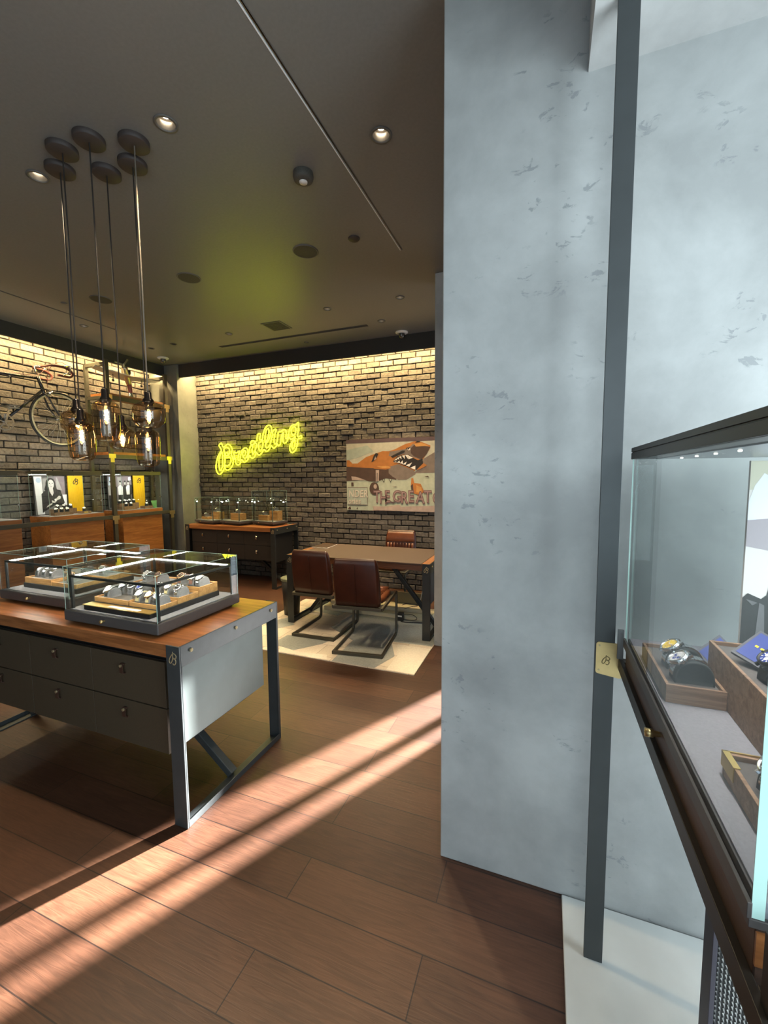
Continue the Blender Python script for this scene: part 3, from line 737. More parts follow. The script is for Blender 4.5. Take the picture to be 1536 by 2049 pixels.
def cushion_ring(x, a, h, s=1.0):
    out = []
    for k in range(21):
        t = PI*k/20; c, q = math.cos(t), math.sin(t)
        out.append(Vector((x, math.copysign(abs(c)**0.85, c)*a*s, (q**0.75)*h*s if q > 1e-9 else 0.0)))
    return out
W_A, W_H = 0.036, 0.050
def on_cushion(t, s=1.0, a=W_A, h=W_H):
    c, q = math.cos(t), math.sin(t)
    return Vector((0, math.copysign(abs(c)**0.85, c)*a*s, (max(q, 0)**0.75)*h*s))
def watch(desc, loc, rot, case_m, dial_m, band_m, group, detail=1, cush=None, bracelet=True, where='', cmat=None, sc=1.0, sub_m=None, base_h=None):
    """a wrist watch (thing) closed round a rounded suede cushion (another thing)"""
    cmat = cmat or M_cush
    a, h = W_A*sc, W_H*sc
    cu = thing('watch_cushion', f'cushion inside the {desc}', 'cushion', loc, rot, 'watch cushions', world_coords=False)
    hw = 0.019*sc
    mb = MB(); mb.loft([cushion_ring(-hw*0.9, a, h, 0.90), cushion_ring(-hw, a, h, 0.96), cushion_ring(-hw*0.9, a, h, 1.0), cushion_ring(hw*0.9, a, h, 1.0), cushion_ring(hw, a, h, 0.96), cushion_ring(hw*0.9, a, h, 0.90)])
    part(mb, 'body', cmat, cu)
    t = thing('wrist_watch', desc, 'watch', loc, rot, group, world_coords=False)
    # strap
    mb = MB(); t0 = 2.15
    if bracelet and detail >= 1:
        n = 22
        for k in range(n):
            ta, tb = PI*(0.05+0.90*k/n), PI*(0.05+0.90*(k+0.86)/n)
            if ta < t0 < tb: continue
            p0, p1 = on_cushion(ta, 1.02, a, h), on_cushion(tb, 1.02, a, h)
            q0, q1 = on_cushion(ta, 1.085, a, h), on_cushion(tb, 1.085, a, h)
            for x0, x1 in ((-0.0105, -0.0042), (-0.0038, 0.0038), (0.0042, 0.0105)):
                x0 *= sc; x1 *= sc
                mb.add([p0+Vector((x0,0,0)),p0+Vector((x1,0,0)),p1+Vector((x1,0,0)),p1+Vector((x0,0,0)),q0+Vector((x0,0,0)),q0+Vector((x1,0,0)),q1+Vector((x1,0,0)),q1+Vector((x0,0,0))],
                       [(0,1,2,3),(7,6,5,4),(0,4,5,1),(1,5,6,2),(2,6,7,3),(3,7,4,0)])
    else:
        rings = []
        for k in range(25):
            tt = PI*(0.04+0.92*k/24); p, q = on_cushion(tt, 1.015, a, h), on_cushion(tt, 1.075, a, h); w = 0.0105*sc
            rings.append([p+Vector((-w,0,0)), p+Vector((w,0,0)), q+Vector((w,0,0)), q+Vector((-w,0,0))])
        mb.loft(rings, smooth=False)
    part(mb, 'bracelet' if bracelet else 'strap', band_m, t)
    c = on_cushion(t0, 1.10, a, h); nrm = (on_cushion(t0, 1.2, a, h)-on_cushion(t0, 1.0, a, h)); nrm = Vector((0, -math.sin(0.62), math.cos(0.62)))
    R = Matrix.Translation(c) @ nrm.to_track_quat('Z', 'X').to_matrix().to_4x4()
    ez = nrm; ex = Vector((1,0,0)); ey = ez.cross(ex)
    R = Matrix((ex, ey, ez)).transposed().to_4x4(); R.translation = c
    S = sc
    mb = MB(); mb.lathe([(0.001*S,-0.004*S),(0.0185*S,-0.004*S),(0.0205*S,-0.001*S),(0.0205*S,0.004*S),(0.0195*S,0.0065*S),(0.0168*S,0.0075*S),(0.0160*S,0.0060*S)], 28, (0,0,0), T=None)
    mb.v = [tuple(R @ Vector(p)) for p in mb.v]
    if detail >= 1:
        mb.T = R
        for sx in (-1, 1):
            for sy in (-1, 1):
                mb.box(sx*0.0085*S, sy*0.015*S, -0.004*S, sx*0.0120*S, sy*0.0245*S, 0.002*S)
        mb.T = None
    ca = part(mb, 'case', case_m, t)
    mb = MB(); mb.T = R; mb.disc((0,0,0.0062*S), 0.0166*S, (0,0,1), 28)
    if detail >= 1:
        for k in range(12):
            a_ = k*PI/6; d = Vector((math.sin(a_), math.cos(a_), 0))
            mb.beam(d*0.0115*S+Vector((0,0,0.0066*S)), d*0.0150*S+Vector((0,0,0.0066*S)), 0.0014*S, 0.0004*S, m=1)
        for a_, l in ((-1.05, 0.0085), (1.05, 0.0125)):
            d = Vector((math.sin(a_), math.cos(a_), 0))
            mb.beam(Vector((0,0,0.0070*S)), d*l*S+Vector((0,0,0.0070*S)), 0.0013*S, 0.0004*S, m=1)
        if detail >= 2:
            for px, py in ((-0.007, 0), (0.007, 0), (0, -0.007)):
                mb.disc((px*S, py*S, 0.0064*S), 0.0044*S, (0,0,1), 18, m=2); mb.beam((px*S, py*S, 0.0067*S), (px*S, (py+0.003)*S, 0.0067*S), 0.0006*S, 0.0003*S, m=1)
    mb.T = None
    part(mb, 'dial', [dial_m, M_paper if dial_m is not M_paper else M_black, sub_m or M_paper], t)
    if detail >= 1:
        mb = MB(); mb.T = R; mb.cyl((0.0195*S,0,0.001*S), (0.0245*S,0,0.001*S), 0.0030*S, 12)
        if detail >= 2:
            mb.cyl((0.0185*S,0.007*S,0.001*S), (0.0225*S,0.0085*S,0.001*S), 0.0019*S, 10); mb.cyl((0.0185*S,-0.007*S,0.001*S), (0.0225*S,-0.0085*S,0.001*S), 0.0019*S, 10)
        mb.T = None; part(mb, 'crown', case_m, t)
    if detail >= 2:
        mb = MB(); mb.T = R
        n = 36; ring = []
        mb.lathe([(0.0166*S,0.0072*S),(0.0180*S,0.0088*S),(0.0202*S,0.0080*S),(0.0206*S,0.0058*S)], 36)
        for k in range(4):
            a_ = k*PI/2; d = Vector((math.sin(a_), math.cos(a_), 0)); mb.beam(d*0.0166*S+Vector((0,0,0.0088*S)), d*0.0210*S+Vector((0,0,0.0078*S)), 0.0030*S, 0.0024*S)
        mb.T = None; part(mb, 'bezel', case_m, t)
    return t

def hood(mbx, t, x0, x1, y0, y1, z0, z1, th=0.005, top=True, edge_v=True, lid=False):
    """glass panes of a show case as separate parts with green polished edges"""
    for nm, bx in (('front_pane', (x0, y0, z0, x1, y0+th, z1)), ('back_pane', (x0, y1-th, z0, x1, y1, z1)),
                   ('side_pane', (x0, y0+th+0.0005, z0, x0+th, y1-th-0.0005, z1)), ('side_pane', (x1-th, y0+th+0.0005, z0, x1, y1-th-0.0005, z1))):
        mb = MB(); mb.box(*bx); part(mb, nm, M_glass, t)
    if top:
        mb = MB(); mb.box(x0, y0, z1+0.0005, x1, y1, z1+th); part(mb, 'top_pane', M_glass, t)
    e = 0.0022
    mb = MB()
    for xx in (x0-0.0004, x1-e+0.0004):
        for yy in (y0-0.0004, y1-e+0.0004): mb.box(xx, yy, z0, xx+e, yy+e, z1+th)
    if top:
        for yy in (y0-0.0004, y1-e+0.0004): mb.box(x0, yy, z1+th-0.001, x1, yy+e, z1+th+0.0008)
        for xx in (x0-0.0004, x1-e+0.0004): mb.box(xx, y0, z1+th-0.001, xx+e, y1, z1+th+0.0008)
    part(mb, 'glass_edges', M_glassedge, t, label='green polished glass edges')

def counter_case(label, x0, x1, y0, y1, zt):
    """low glass show case with a graphite base and an inner led frame"""
    t = thing('glass_show_case', label, 'display case', ((x0+x1)/2, (y0+y1)/2, zt), group='glass cases on the counter')
    mb = MB(); mb.box(x0+0.03, y0+0.03, zt, x1-0.03, y1-0.03, zt+0.012); part(mb, 'foot', M_black, t)
    mb = MB(); mb.box(x0, y0, zt+0.012, x1, y1, zt+0.066); part(mb, 'base', M_casebase, t, bevel=0.006, seg=3)
    mb = MB(); mb.box(x0+0.02, y0+0.02, zt+0.0655, x1-0.02, y1-0.02, zt+0.069); part(mb, 'base_felt', M_felt, t)
    mb = MB(); mb.lathe([(0.005,0),(0.005,0.010),(0.008,0.013),(0.008,0.022),(0.001,0.023)], 16, T=Matrix.Rotation(PI/2, 4, 'X')); xm = x0+(x1-x0)*0.46
    mb.v = [tuple(Vector(p)+Vector((xm, y0, zt+0.042))) for p in mb.v]; part(mb, 'knob', M_brass, t, label='brass knob')
    hood(None, t, x0+0.006, x1-0.006, y0+0.006, y1-0.006, zt+0.066, zt+0.288)
    a, c, d, e = x0+0.022, x1-0.022, y0+0.026, y1-0.026; zr = zt+0.232
    mb = MB()
    for xx in (a, c-0.012):
        for yy in (d, e-0.012): mb.box(xx, yy, zt+0.066, xx+0.012, yy+0.012, zr)
    mb.box(a, d, zr, c, d+0.012, zr+0.012); mb.box(a, e-0.012, zr, c, e, zr+0.012); mb.box(a, d, zr, a+0.012, e, zr+0.012); mb.box(c-0.012, d, zr, c, e, zr+0.012)
    fr = part(mb, 'led_frame', M_steel, t, bevel=0.001)
    for bx in ((a+0.02, d+0.0122, zr+0.002, c-0.02, d+0.0142, zr+0.009), (a+0.02, e-0.0142, zr+0.002, c-0.02, e-0.0122, zr+0.009),
               (a+0.0122, d+0.02, zr+0.002, a+0.0142, e-0.02, zr+0.009), (c-0.0142, d+0.02, zr+0.002, c-0.0122, e-0.02, zr+0.009)):
        mb = MB(); mb.box(*bx); part(mb, 'led_strip', M_led, fr, label='bright led strip')
    return t

def art(mb, origin, ux, uy, w, h, shapes, lift=0.0003):
    """flat picture: polygons given in 0..1 coordinates, each a hair above the last"""
    ux, uy = Vector(ux).normalized(), Vector(uy).normalized(); n = ux.cross(uy)
    for i, (mi, pts) in enumerate(shapes):
        mb.add([Vector(origin)+ux*(u*w)+uy*(v*h)+n*(lift*(i+1)) for u, v in pts], [tuple(range(len(pts)))], mi)
    return mb
def rect(a, c, d, e): return [(a,c),(d,c),(d,e),(a,e)]
def oval(cx, cy_, rx, ry, n=16, rot=0.0):
    return [(cx+rx*math.cos(2*PI*k/n)*math.cos(rot)-ry*math.sin(2*PI*k/n)*math.sin(rot), cy_+rx*math.cos(2*PI*k/n)*math.sin(rot)+ry*math.sin(2*PI*k/n)*math.cos(rot)) for k in range(n)]

# ------------------------------------------------------------------ main counter
ZT = 0.856
steel_table('display_counter', 'walnut topped counter on a blue grey steel frame with six dark drawers', 'counter', -3.26, -1.488, 1.346, 2.072, ZT, 0.062,
            M_walnut, M_frame, M_panel, M_drawer, (-3.145, -2.643, -2.142, -1.640), ((0.515, 0.742), (0.287, 0.512)), 1.40, hz=(0.685, 0.462))
counter_case('front glass show case nearest the counter corner, full of watches under led strips', -2.318, -1.662, 1.392, 1.952, ZT)
counter_case('rear glass show case further left on the counter, with three bracelets at its front', -3.122, -2.480, 1.52, 2.058, ZT)
# inside the front case
ZB = ZT+0.069
def riser(label, x0, x1, y0, y1, z0, z1):
    mb = MB(); mb.box(x0, y0, z0, x1, y1, z1)
    return single(mb, 'display_riser', M_rubber, label, 'riser', ((x0+x1)/2, (y0+y1)/2, z0), 'black risers in the glass cases', bevel=0.004)
riser('black riser under the trays in the front glass case', -2.215, -1.735, 1.475, 1.870, ZB, 0.955)
riser('black riser under the trays in the rear glass case', -3.030, -2.540, 1.60, 1.97, ZB, 0.955)
t = thing('name_plate', 'gold plate on a black block at the front of the front glass case', 'sign', (-1.98, 1.45, ZB))
mb = MB(); mb.box(-2.215, 1.428, ZB, -1.755, 1.472, 0.948); part(mb, 'block', M_black, t)
mb = MB(); mb.box(-2.22, 1.424, 0.948, -1.75, 1.474, 0.952); part(mb, 'plate', M_gold, t)
mb = MB(); mb.box(-2.05, 1.434, 0.952, -1.84, 1.458, 0.9525); part(mb, 'printed_strip', M_paper, t, label='pale printed strip')
g1 = 'oak trays in the front glass case'
tray('oak tray front left in the front glass case, with a row of steel watches', -2.205, -1.958, 1.478, 1.665, 0.955, 0.980, M_tray, group=g1)
tray('oak tray at the front right corner of the front glass case', -1.952, -1.740, 1.478, 1.580, 0.955, 0.976, M_tray, group=g1)
tray('oak tray in the right middle of the front glass case', -1.952, -1.740, 1.586, 1.720, 0.955, 0.986, M_tray, group=g1)
tray('raised oak tray at the back right of the front glass case', -1.952, -1.740, 1.726, 1.862, 0.955, 1.006, M_tray, group=g1)
tray('raised oak tray at the back left of the front glass case', -2.205, -1.958, 1.672, 1.862, 0.955, 1.006, M_tray, group=g1)
gw = 'watches in the front glass case'
mw = plain('white_dial', (0.75,0.74,0.70), 0.3); mbk = plain('black_dial', (0.015,0.015,0.017), 0.25); mbl = plain('blue_dial', (0.03,0.05,0.26), 0.25)
mgold = plain('rose_gold', (0.75,0.47,0.26), 0.22, 1.0); mgreen = plain('green_dial', (0.05,0.16,0.07), 0.3); myel = plain('yellow_dial', (0.90,0.66,0.03), 0.35)
mbeige = plain('beige_strap', (0.52,0.42,0.20), 0.6); mbrown = plain('brown_strap', (0.20,0.075,0.04), 0.5); msilver = plain('silver_dial', (0.62,0.62,0.62), 0.28)
FC = [  # x, y, z, case, dial, band, bracelet, description
 (-2.130, 1.525, 0.972, M_chrome, mw, M_chrome, True, 'steel watch alone at the front left of the front glass case'),
 (-2.135, 1.615, 0.972, M_chrome, msilver, M_chrome, True, 'steel watch behind the lone front left one in the front glass case'),
 (-2.075, 1.615, 0.972, M_chrome, mbk, M_chrome, True, 'steel watch second in the back row of the front left oak tray'),
 (-2.010, 1.615, 0.972, M_chrome, mbl, M_chrome, True, 'steel watch last in the back row of the front left oak tray'),
 (-1.915, 1.530, 0.968, M_chrome, mw, mbeige, False, "olive strapped watch at the left of the front right tray"),
 (-1.845, 1.530, 0.968, mgold, msilver, mbeige, False, "gold beige strapped watch amid the front right tray"),
 (-1.782, 1.525, 0.968, M_chrome, msilver, M_chrome, True, 'steel watch nearest the front right glass corner of the front case'),
 (-1.918, 1.650, 0.978, M_chrome, mbk, M_chrome, True, "steel watch leftmost in the front case's middle right tray"),
 (-1.852, 1.650, 0.978, M_chrome, mw, mbeige, False, "beige strapped watch in the front case's middle right tray"),
 (-1.785, 1.650, 0.978, M_chrome, mbk, M_chrome, True, "steel watch rightmost in the front case's middle right tray"),
 (-2.150, 1.770, 0.998, M_chrome, mw, M_chrome, True, 'tall placed steel watch at the back left of the front glass case'),
 (-2.060, 1.770, 0.998, mgold, mbrown, mbrown, False, 'brown watch beside the tall placed steel one in the front glass case'),
 (-1.915, 1.795, 0.998, mgold, mgold, mbrown, False, "gold dialled watch on brown strap, front case's back right tray"),
 (-1.835, 1.795, 0.998, M_chrome, mw, mbrown, False, "white dialled watch on brown strap, front case's back right tray"),
 (-1.782, 1.795, 0.998, M_chrome, mw, M_chrome, True, 'white dialled steel watch in the far right corner of the raised tray'),
]
for x, y, z, c, d, s, br, l in FC: watch(l, (x, y, z), random.uniform(-0.12, 0.12), c, d, s, gw, 1, bracelet=br)
g2 = 'oak trays in the rear glass case'
tray('oak tray carrying three bracelets in the rear glass case', -3.020, -2.770, 1.605, 1.780, 0.955, 0.990, M_tray, group=g2)
tray('low oak tray at the front right of the rear glass case', -2.764, -2.550, 1.605, 1.780, 0.955, 0.978, M_tray, group=g2)
tray('oak tray along the back of the rear glass case', -3.020, -2.550, 1.786, 1.960, 0.955, 0.985, M_tray, group=g2)
gw2 = 'watches in the rear glass case'
for x, y, z, r, c, d, s, br, l in (
 (-2.990, 1.69, 0.982, PI, M_chrome, mw, M_chrome, True, "leftmost steel watch of the three turned away in the rear case"),
 (-2.925, 1.69, 0.982, PI, M_chrome, mw, M_chrome, True, "middle steel watch of the three turned away in the rear case"),
 (-2.855, 1.69, 0.982, PI, M_chrome, mw, M_chrome, True, "rightmost steel watch of the three turned away in the rear case"),
 (-2.680, 1.68, 0.970, 0.4, mgold, mbrown, mbrown, False, "red brown strapped watch in the rear case's low tray"),
 (-2.840, 1.87, 0.977, 0.2, mgold, mgold, M_chrome, True, 'gold dialled watch at the back of the rear glass case'),
 (-2.660, 1.87, 0.977, 0.1, M_chrome, msilver, M_chrome, True, 'steel watch at the back right of the rear glass case')):
    watch(l, (x, y, z), r, c, d, s, gw2, 1, bracelet=br)

# ------------------------------------------------------------------ rug, desk, chairs
t = thing('patchwork_rug', 'cream and blue grey cowhide patchwork rug under the desk', 'rug', (-1.9, 3.9, 0))
mb = MB(); mb.box(-2.90, 3.121, 0, -0.955, 4.665, 0.008); part(mb, 'rug_base', M_hide, t)
for i, pts in enumerate(([(-2.42,3.26),(-2.14,3.20),(-1.96,3.42),(-1.90,3.62),(-2.40,3.50)], [(-1.70,3.125),(-1.30,3.125),(-1.22,3.40),(-1.36,3.70),(-0.96,3.72),(-0.96,4.35),(-2.05,4.35),(-2.10,3.85),(-1.72,3.60)],
                          [(-2.86,3.70),(-2.62,3.60),(-2.50,3.78),(-2.70,3.95)], [(-2.7,4.3),(-2.2,4.2),(-2.1,4.55),(-2.6,4.62)])):
    mb = MB(); mb.prism([(x, y, 0.008) for x, y in pts], (0, 0, 0.0012)); part(mb, 'hide_patch', M_hidegrey, t, label='blue grey hide patch')
for pts in ([(-1.20,3.13),(-0.96,3.13),(-0.96,3.66),(-1.28,3.66),(-1.20,3.40)], [(-2.25,3.13),(-1.75,3.13),(-1.80,3.22),(-2.1,3.19),(-2.3,3.24)]):
    mb = MB(); mb.prism([(x, y, 0.008) for x, y in pts], (0, 0, 0.0010)); part(mb, 'hide_patch', M_hideceam, t, label='cream white hide patch')

ZR = 0.010
desk = steel_table('writing_desk', 'wooden desk with a brown leather top on a black steel frame', 'desk', -2.610, -1.010, 3.822, 4.665, 0.75, 0.068, M_apron, M_steel, M_black, inlay=True, panel_z=0.30)
desk.location.z = 0.0
mb = MB(); mb.box(-2.600, 3.824, 0.735, -2.528, 4.655, 0.7515); part(mb, 'end_strip', M_walnut_y, desk, label='light wood end strip')
mb = MB(); mb.box(-1.092, 3.824, 0.735, -1.020, 4.655, 0.7515); part(mb, 'end_strip', M_walnut_y, desk, label='light wood end strip')
for o in desk.children:
    pass
desk.location.z += ZR

def chair_proto(label):
    t = thing('cantilever_chair', label, 'chair', (0, 0, 0), group='cognac leather chairs', world_coords=False)
    hw = 0.225
    for s in (-1, 1):
        mb = MB(); x = s*hw
        path = [(x, -0.285, 0.014), (x, 0.24, 0.014), (x, 0.277, 0.022), (x, 0.288, 0.055), (x, 0.300, 0.418), (x, 0.292, 0.436), (x, 0.270, 0.438), (x, -0.275, 0.430)]
        pts = path
        for i in range(len(pts)-1):
            p, q = Vector(pts[i]), Vector(pts[i+1]); mb.beam(p, q, 0.020, 0.028, (1,0,0) if False else (0,0,1) if abs((q-p).normalized().z) < 0.9 else (0,1,0))
        part(mb, 'side_frame', M_olive, t, bevel=0.002)
    mb = MB(); mb.beam((-hw-0.01, -0.285, 0.014), (hw+0.01, -0.285, 0.014), 0.030, 0.028); part(mb, 'floor_bar', M_olive, t, bevel=0.002)
    mb = MB(); mb.beam((-hw, -0.275, 0.430), (hw, -0.275, 0.430), 0.03, 0.028); part(mb, 'seat_bar', M_olive, t, bevel=0.002)
    mb = MB(); mb.beam((-hw, 0.27, 0.438), (hw, 0.27, 0.438), 0.02, 0.02); part(mb, 'seat_bar', M_olive, t, bevel=0.002)
    def rr(w, d, n=6, k=0.35):           # rounded rectangle in x, y
        out = []; r = min(w, d)*k
        for cx, cy_, a0 in ((w/2-r, d/2-r, 0), (-w/2+r, d/2-r, PI/2), (-w/2+r, -d/2+r, PI), (w/2-r, -d/2+r, 1.5*PI)):
            for i in range(n+1): a_ = a0+PI/2*i/n; out.append((cx+r*math.cos(a_), cy_+r*math.sin(a_)))
        return out
    # seat: loft upwards
    mb = MB(); rings = []
    for z, sh in ((0.442, 0.04), (0.450, 0.008), (0.470, 0.0), (0.488, 0.006), (0.500, 0.035)):
        rings.append([Vector((px, py+0.0, z)) for px, py in rr(0.415-sh, 0.50-sh)])
    mb.loft(rings); part(mb, 'seat', M_leatherf, t)
    mb = MB()
    for k in range(9):
        y = -0.20+k*0.05; mb.tube([(-0.17, y, 0.499), (-0.1, y, 0.5045), (0.1, y, 0.5045), (0.17, y, 0.499)], 0.011, 8)
    part(mb, 'seat_channels', M_leatherf, t, label='stitched seat channels')
    # backrest: leaning, loft along its height
    mb = MB(); rings = []; H = [(0.0,0.90),(0.012,0.97),(0.06,1.0),(0.18,1.0),(0.30,0.985),(0.38,0.95),(0.42,0.90),(0.438,0.83)]
    TH = [0.03,0.062,0.075,0.072,0.066,0.058,0.044,0.018]
    for (h_, wf), th in zip(H, TH):
        y = -0.245 - 0.062*(h_/0.44)**1.3 - 0.010*math.sin(h_/0.44*PI); z = 0.442+h_
        ring = []
        for px, py in rr(0.428*wf, th, 6, 0.45):
            bow = 0.012*(1-(px/0.22)**2)
            ring.append(Vector((px, y+py-bow, z)))
        rings.append(ring)
    mb.loft(rings); bk = part(mb, 'backrest', M_leather, t)
    def back_y(h_): return -0.245 - 0.062*(h_/0.44)**1.3 - 0.010*math.sin(h_/0.44*PI)
    mb = MB(); pts = []
    for k in range(10):
        h_ = 0.03+0.36*k/9; th = 0.072-0.03*(h_/0.44)**3; pts.append((0, back_y(h_)-th/2-0.0125, 0.442+h_))
    mb.tube(pts, 0.0025, 6); part(mb, 'rear_seam', M_leather, bk, label='raised centre seam')
    mb = MB()
    for k in range(9):
        x = -0.168+k*0.042; pts = []
        for i in range(6):
            h_ = 0.05+0.22*i/5; th = 0.074-0.01*(h_/0.44); pts.append((x, back_y(h_)+th/2-0.012*(1-(x/0.22)**2)-0.010, 0.442+h_))
        mb.tube(pts, 0.019, 8)
    part(mb, 'channels', M_leatherf, bk, label='vertical stitched channels')
    mb = MB(); rings = []
    for h_, f, e in ((0.285,0.90,0.006),(0.30,0.96,0.018),(0.34,0.96,0.022),(0.39,0.92,0.018),(0.415,0.86,0.006)):
        th = 0.066-0.02*((h_-0.28)/0.15); rings.append([Vector((px, back_y(h_)+th/2-0.012*(1-(px/0.22)**2)+py-0.006, 0.442+h_)) for px, py in rr(0.40*f, e+0.006, 5, 0.45)])
    mb.loft(rings); part(mb, 'head_pad', M_leatherf, bk, label='smooth upper pad')
    return t
ch = chair_proto("right-hand cognac leather chair of the pair turned with their backs to the viewer")
ch.location = (-1.565, 3.572, ZR); ch.rotation_euler = (0, 0, math.radians(6.5))
copy_tree(ch, None, (-2.115, 3.795, ZR), math.radians(0.5), "left-hand cognac leather chair of the pair with their backs to the viewer")
copy_tree(ch, None, (-1.785, 4.985, 0.0), math.radians(182), 'cognac leather chair behind the desk facing the viewer, only its backrest showing')

t = thing('notebook', 'brown leather folder with a white edge lying on the far left of the desk', 'folder', (-2.5, 4.43, 0.7635))
ZN = 0.7645
mb = MB(); mb.prism([(-2.572,4.285,ZN),(-2.358,4.283,ZN),(-2.380,4.575,ZN),(-2.560,4.58,ZN)], (0,0,0.005)); part(mb, 'pages', M_paper, t, label='white page edge')
mb = MB(); mb.prism([(-2.566,4.295,ZN+0.005),(-2.366,4.293,ZN+0.005),(-2.386,4.575,ZN+0.005),(-2.556,4.58,ZN+0.005)], (0,0,0.004)); part(mb, 'cover', M_tab, t)
t = thing('waste_bin', 'black waste bin with a grey green liner at the left end of the desk', 'bin', (-2.72, 4.08, ZR))
mb = MB(); mb.lathe([(0.001,0.0),(0.088,0.0),(0.112,0.42),(0.108,0.42),(0.085,0.02),(0.001,0.015)], 28, (-2.735, 4.09, ZR)); part(mb, 'body', M_rubber, t)
mb = MB(); mb.lathe([(0.116,0.400),(0.120,0.424),(0.116,0.430),(0.106,0.424),(0.09,0.36),(0.001,0.34)], 28, (-2.735, 4.09, ZR)); part(mb, 'liner', M_binliner, t, label='grey green bag liner')
# cream two-step plinth under the desk with cables
t = thing('cable_plinth', 'cream stepped box on the rug under the desk', 'box', (-1.85, 4.55, ZR))
mb = MB(); mb.box(-2.45, 4.34, ZR, -1.14, 4.655, ZR+0.048); part(mb, 'lower_step', M_cream, t, bevel=0.003)
mb = MB(); mb.box(-2.42, 4.45, ZR+0.048, -1.26, 4.655, ZR+0.085); part(mb, 'upper_step', M_cream, t, bevel=0.003)
mb = MB(); mb.box(-1.66, 4.635, ZR+0.085, -1.22, 4.655, 0.23); part(mb, 'back_board', plain('olive_board', (0.20,0.17,0.09), 0.6), t)
t = thing('power_adapter', 'black power adapter on the floor behind the right chair leg', 'power adapter', (-1.465, 4.30, ZR))
mb = MB(); mb.box(-1.50, 4.270, ZR, -1.435, 4.325, ZR+0.085); part(mb, 'body', M_rubber, t, bevel=0.006)
mb = MB(); mb.box(-1.492, 4.2685, ZR+0.045, -1.446, 4.2702, ZR+0.062); part(mb, 'sticker', M_paper, t, label='white sticker')
def cable(label, pts, r=0.004, m=M_rubber):
    mb = MB(); mb.tube(catmull(pts, 5), r, 7); single(mb, 'cable', m, label, 'cable', pts[0], 'cables under the desk')
cable('thick black cable lying on the rug in front of the cream box', [(-1.45,4.25,ZR+0.006),(-1.38,4.24,ZR+0.006),(-1.28,4.27,ZR+0.006),(-1.20,4.285,ZR+0.006),(-1.12,4.28,ZR+0.006)], 0.006)
cable('thin dark cable looped over the front of the cream box', [(-1.46,4.33,ZR+0.055),(-1.40,4.36,ZR+0.055),(-1.33,4.34,ZR+0.056),(-1.29,4.325,ZR+0.030),(-1.33,4.32,ZR+0.008),(-1.42,4.31,ZR+0.007)], 0.0035)
cable('thin brown cable curling on top of the cream box', [(-1.47,4.44,ZR+0.09),(-1.42,4.53,ZR+0.09),(-1.36,4.58,ZR+0.09),(-1.40,4.64,ZR+0.09),(-1.50,4.62,ZR+0.09),(-1.54,4.55,ZR+0.09)], 0.003, M_tab)
cable('thin dark cable with a plug lying on the right of the cream box', [(-1.50,4.66,ZR+0.09),(-1.38,4.65,ZR+0.09),(-1.34,4.58,ZR+0.09),(-1.30,4.60,ZR+0.09),(-1.29,4.54,ZR+0.09)], 0.0035)
cable('pale cable hanging down from the desk top to the cream box', [(-1.19,4.60,0.66),(-1.24,4.60,0.48),(-1.30,4.60,0.30),(-1.34,4.60,ZR+0.09)], 0.004, M_white)

# ------------------------------------------------------------------ sideboard at the brick wall with three small cases
steel_table('sideboard', 'orange wood topped sideboard with six black drawers standing against the brick wall', 'sideboard', -5.195, -3.545, 4.93, 5.525, 0.88, 0.062,
            M_walnut, M_steel, M_black, M_blackdrawer, (-5.11, -4.62, -4.12, -3.63), ((0.61, 0.815), (0.395, 0.607)), 4.975, hz=(0.735, 0.522), dark_handles=False)
def small_case(label, fr, w, d, rot, ztop):
    a = math.radians(rot); cx = fr[0]-w/2*math.cos(a)-d/2*math.sin(a); cy_ = fr[1]-w/2*math.sin(a)+d/2*math.cos(a)
    t = thing('small_glass_case', label, 'display case', (cx, cy_, 0.88), a, 'small glass cases on the sideboard', world_coords=False)
    mb = MB(); mb.box(-w/2+0.04, -d/2+0.04, 0, w/2-0.04, d/2-0.04, 0.01); part(mb, 'foot', M_black, t)
    mb = MB(); lo = 0.030
    mb.add([(-w/2+lo,-d/2+lo,0.01),(w/2-lo,-d/2+lo,0.01),(w/2-lo,d/2-lo,0.01),(-w/2+lo,d/2-lo,0.01),(-w/2,-d/2,0.034),(w/2,-d/2,0.034),(w/2,d/2,0.034),(-w/2,d/2,0.034),(-w/2,-d/2,0.062),(w/2,-d/2,0.062),(w/2,d/2,0.062),(-w/2,d/2,0.062)],
           [(0,3,2,1),(0,1,5,4),(1,2,6,5),(2,3,7,6),(3,0,4,7),(4,5,9,8),(5,6,10,9),(6,7,11,10),(7,4,8,11),(8,9,10,11)]); part(mb, 'base', M_casebase, t, bevel=0.002)
    mb = MB(); mb.box(-w/2+0.02, -d/2+0.02, 0.0615, w/2-0.02, d/2-0.02, 0.065); part(mb, 'base_felt', M_felt, t)
    mb = MB(); mb.cyl((-0.06, -d/2, 0.045), (-0.06, -d/2-0.02, 0.045), 0.008, 12); part(mb, 'knob', M_chrome, t, label='bright knob')
    h = ztop-0.88
    hood(None, t, -w/2+0.005, w/2-0.005, -d/2+0.005, d/2-0.005, 0.062, h, 0.004)
    zr = h-0.06 if h < 0.45 else 0.34
    mb = MB()
    for xx in (-w/2+0.02, w/2-0.032): 
        for yy in (-d/2+0.02, d/2-0.028): mb.box(xx, yy, 0.062, xx+0.010, yy+0.010, zr)
    part(mb, 'inner_posts', M_steel, t)
    for xx, yy in ((-w/2+0.04, -d/2+0.03), (w/2-0.05, -d/2+0.03), (w/2-0.05, d/2-0.03)):
        mb = MB(); mb.lathe([(0.001,zr+0.006),(0.009,zr+0.004),(0.010,zr-0.006),(0.001,zr-0.008)], 12, (xx, yy, 0)); part(mb, 'case_spot', M_smallspot, t, label='glowing spot')
    return t, (cx, cy_, a)
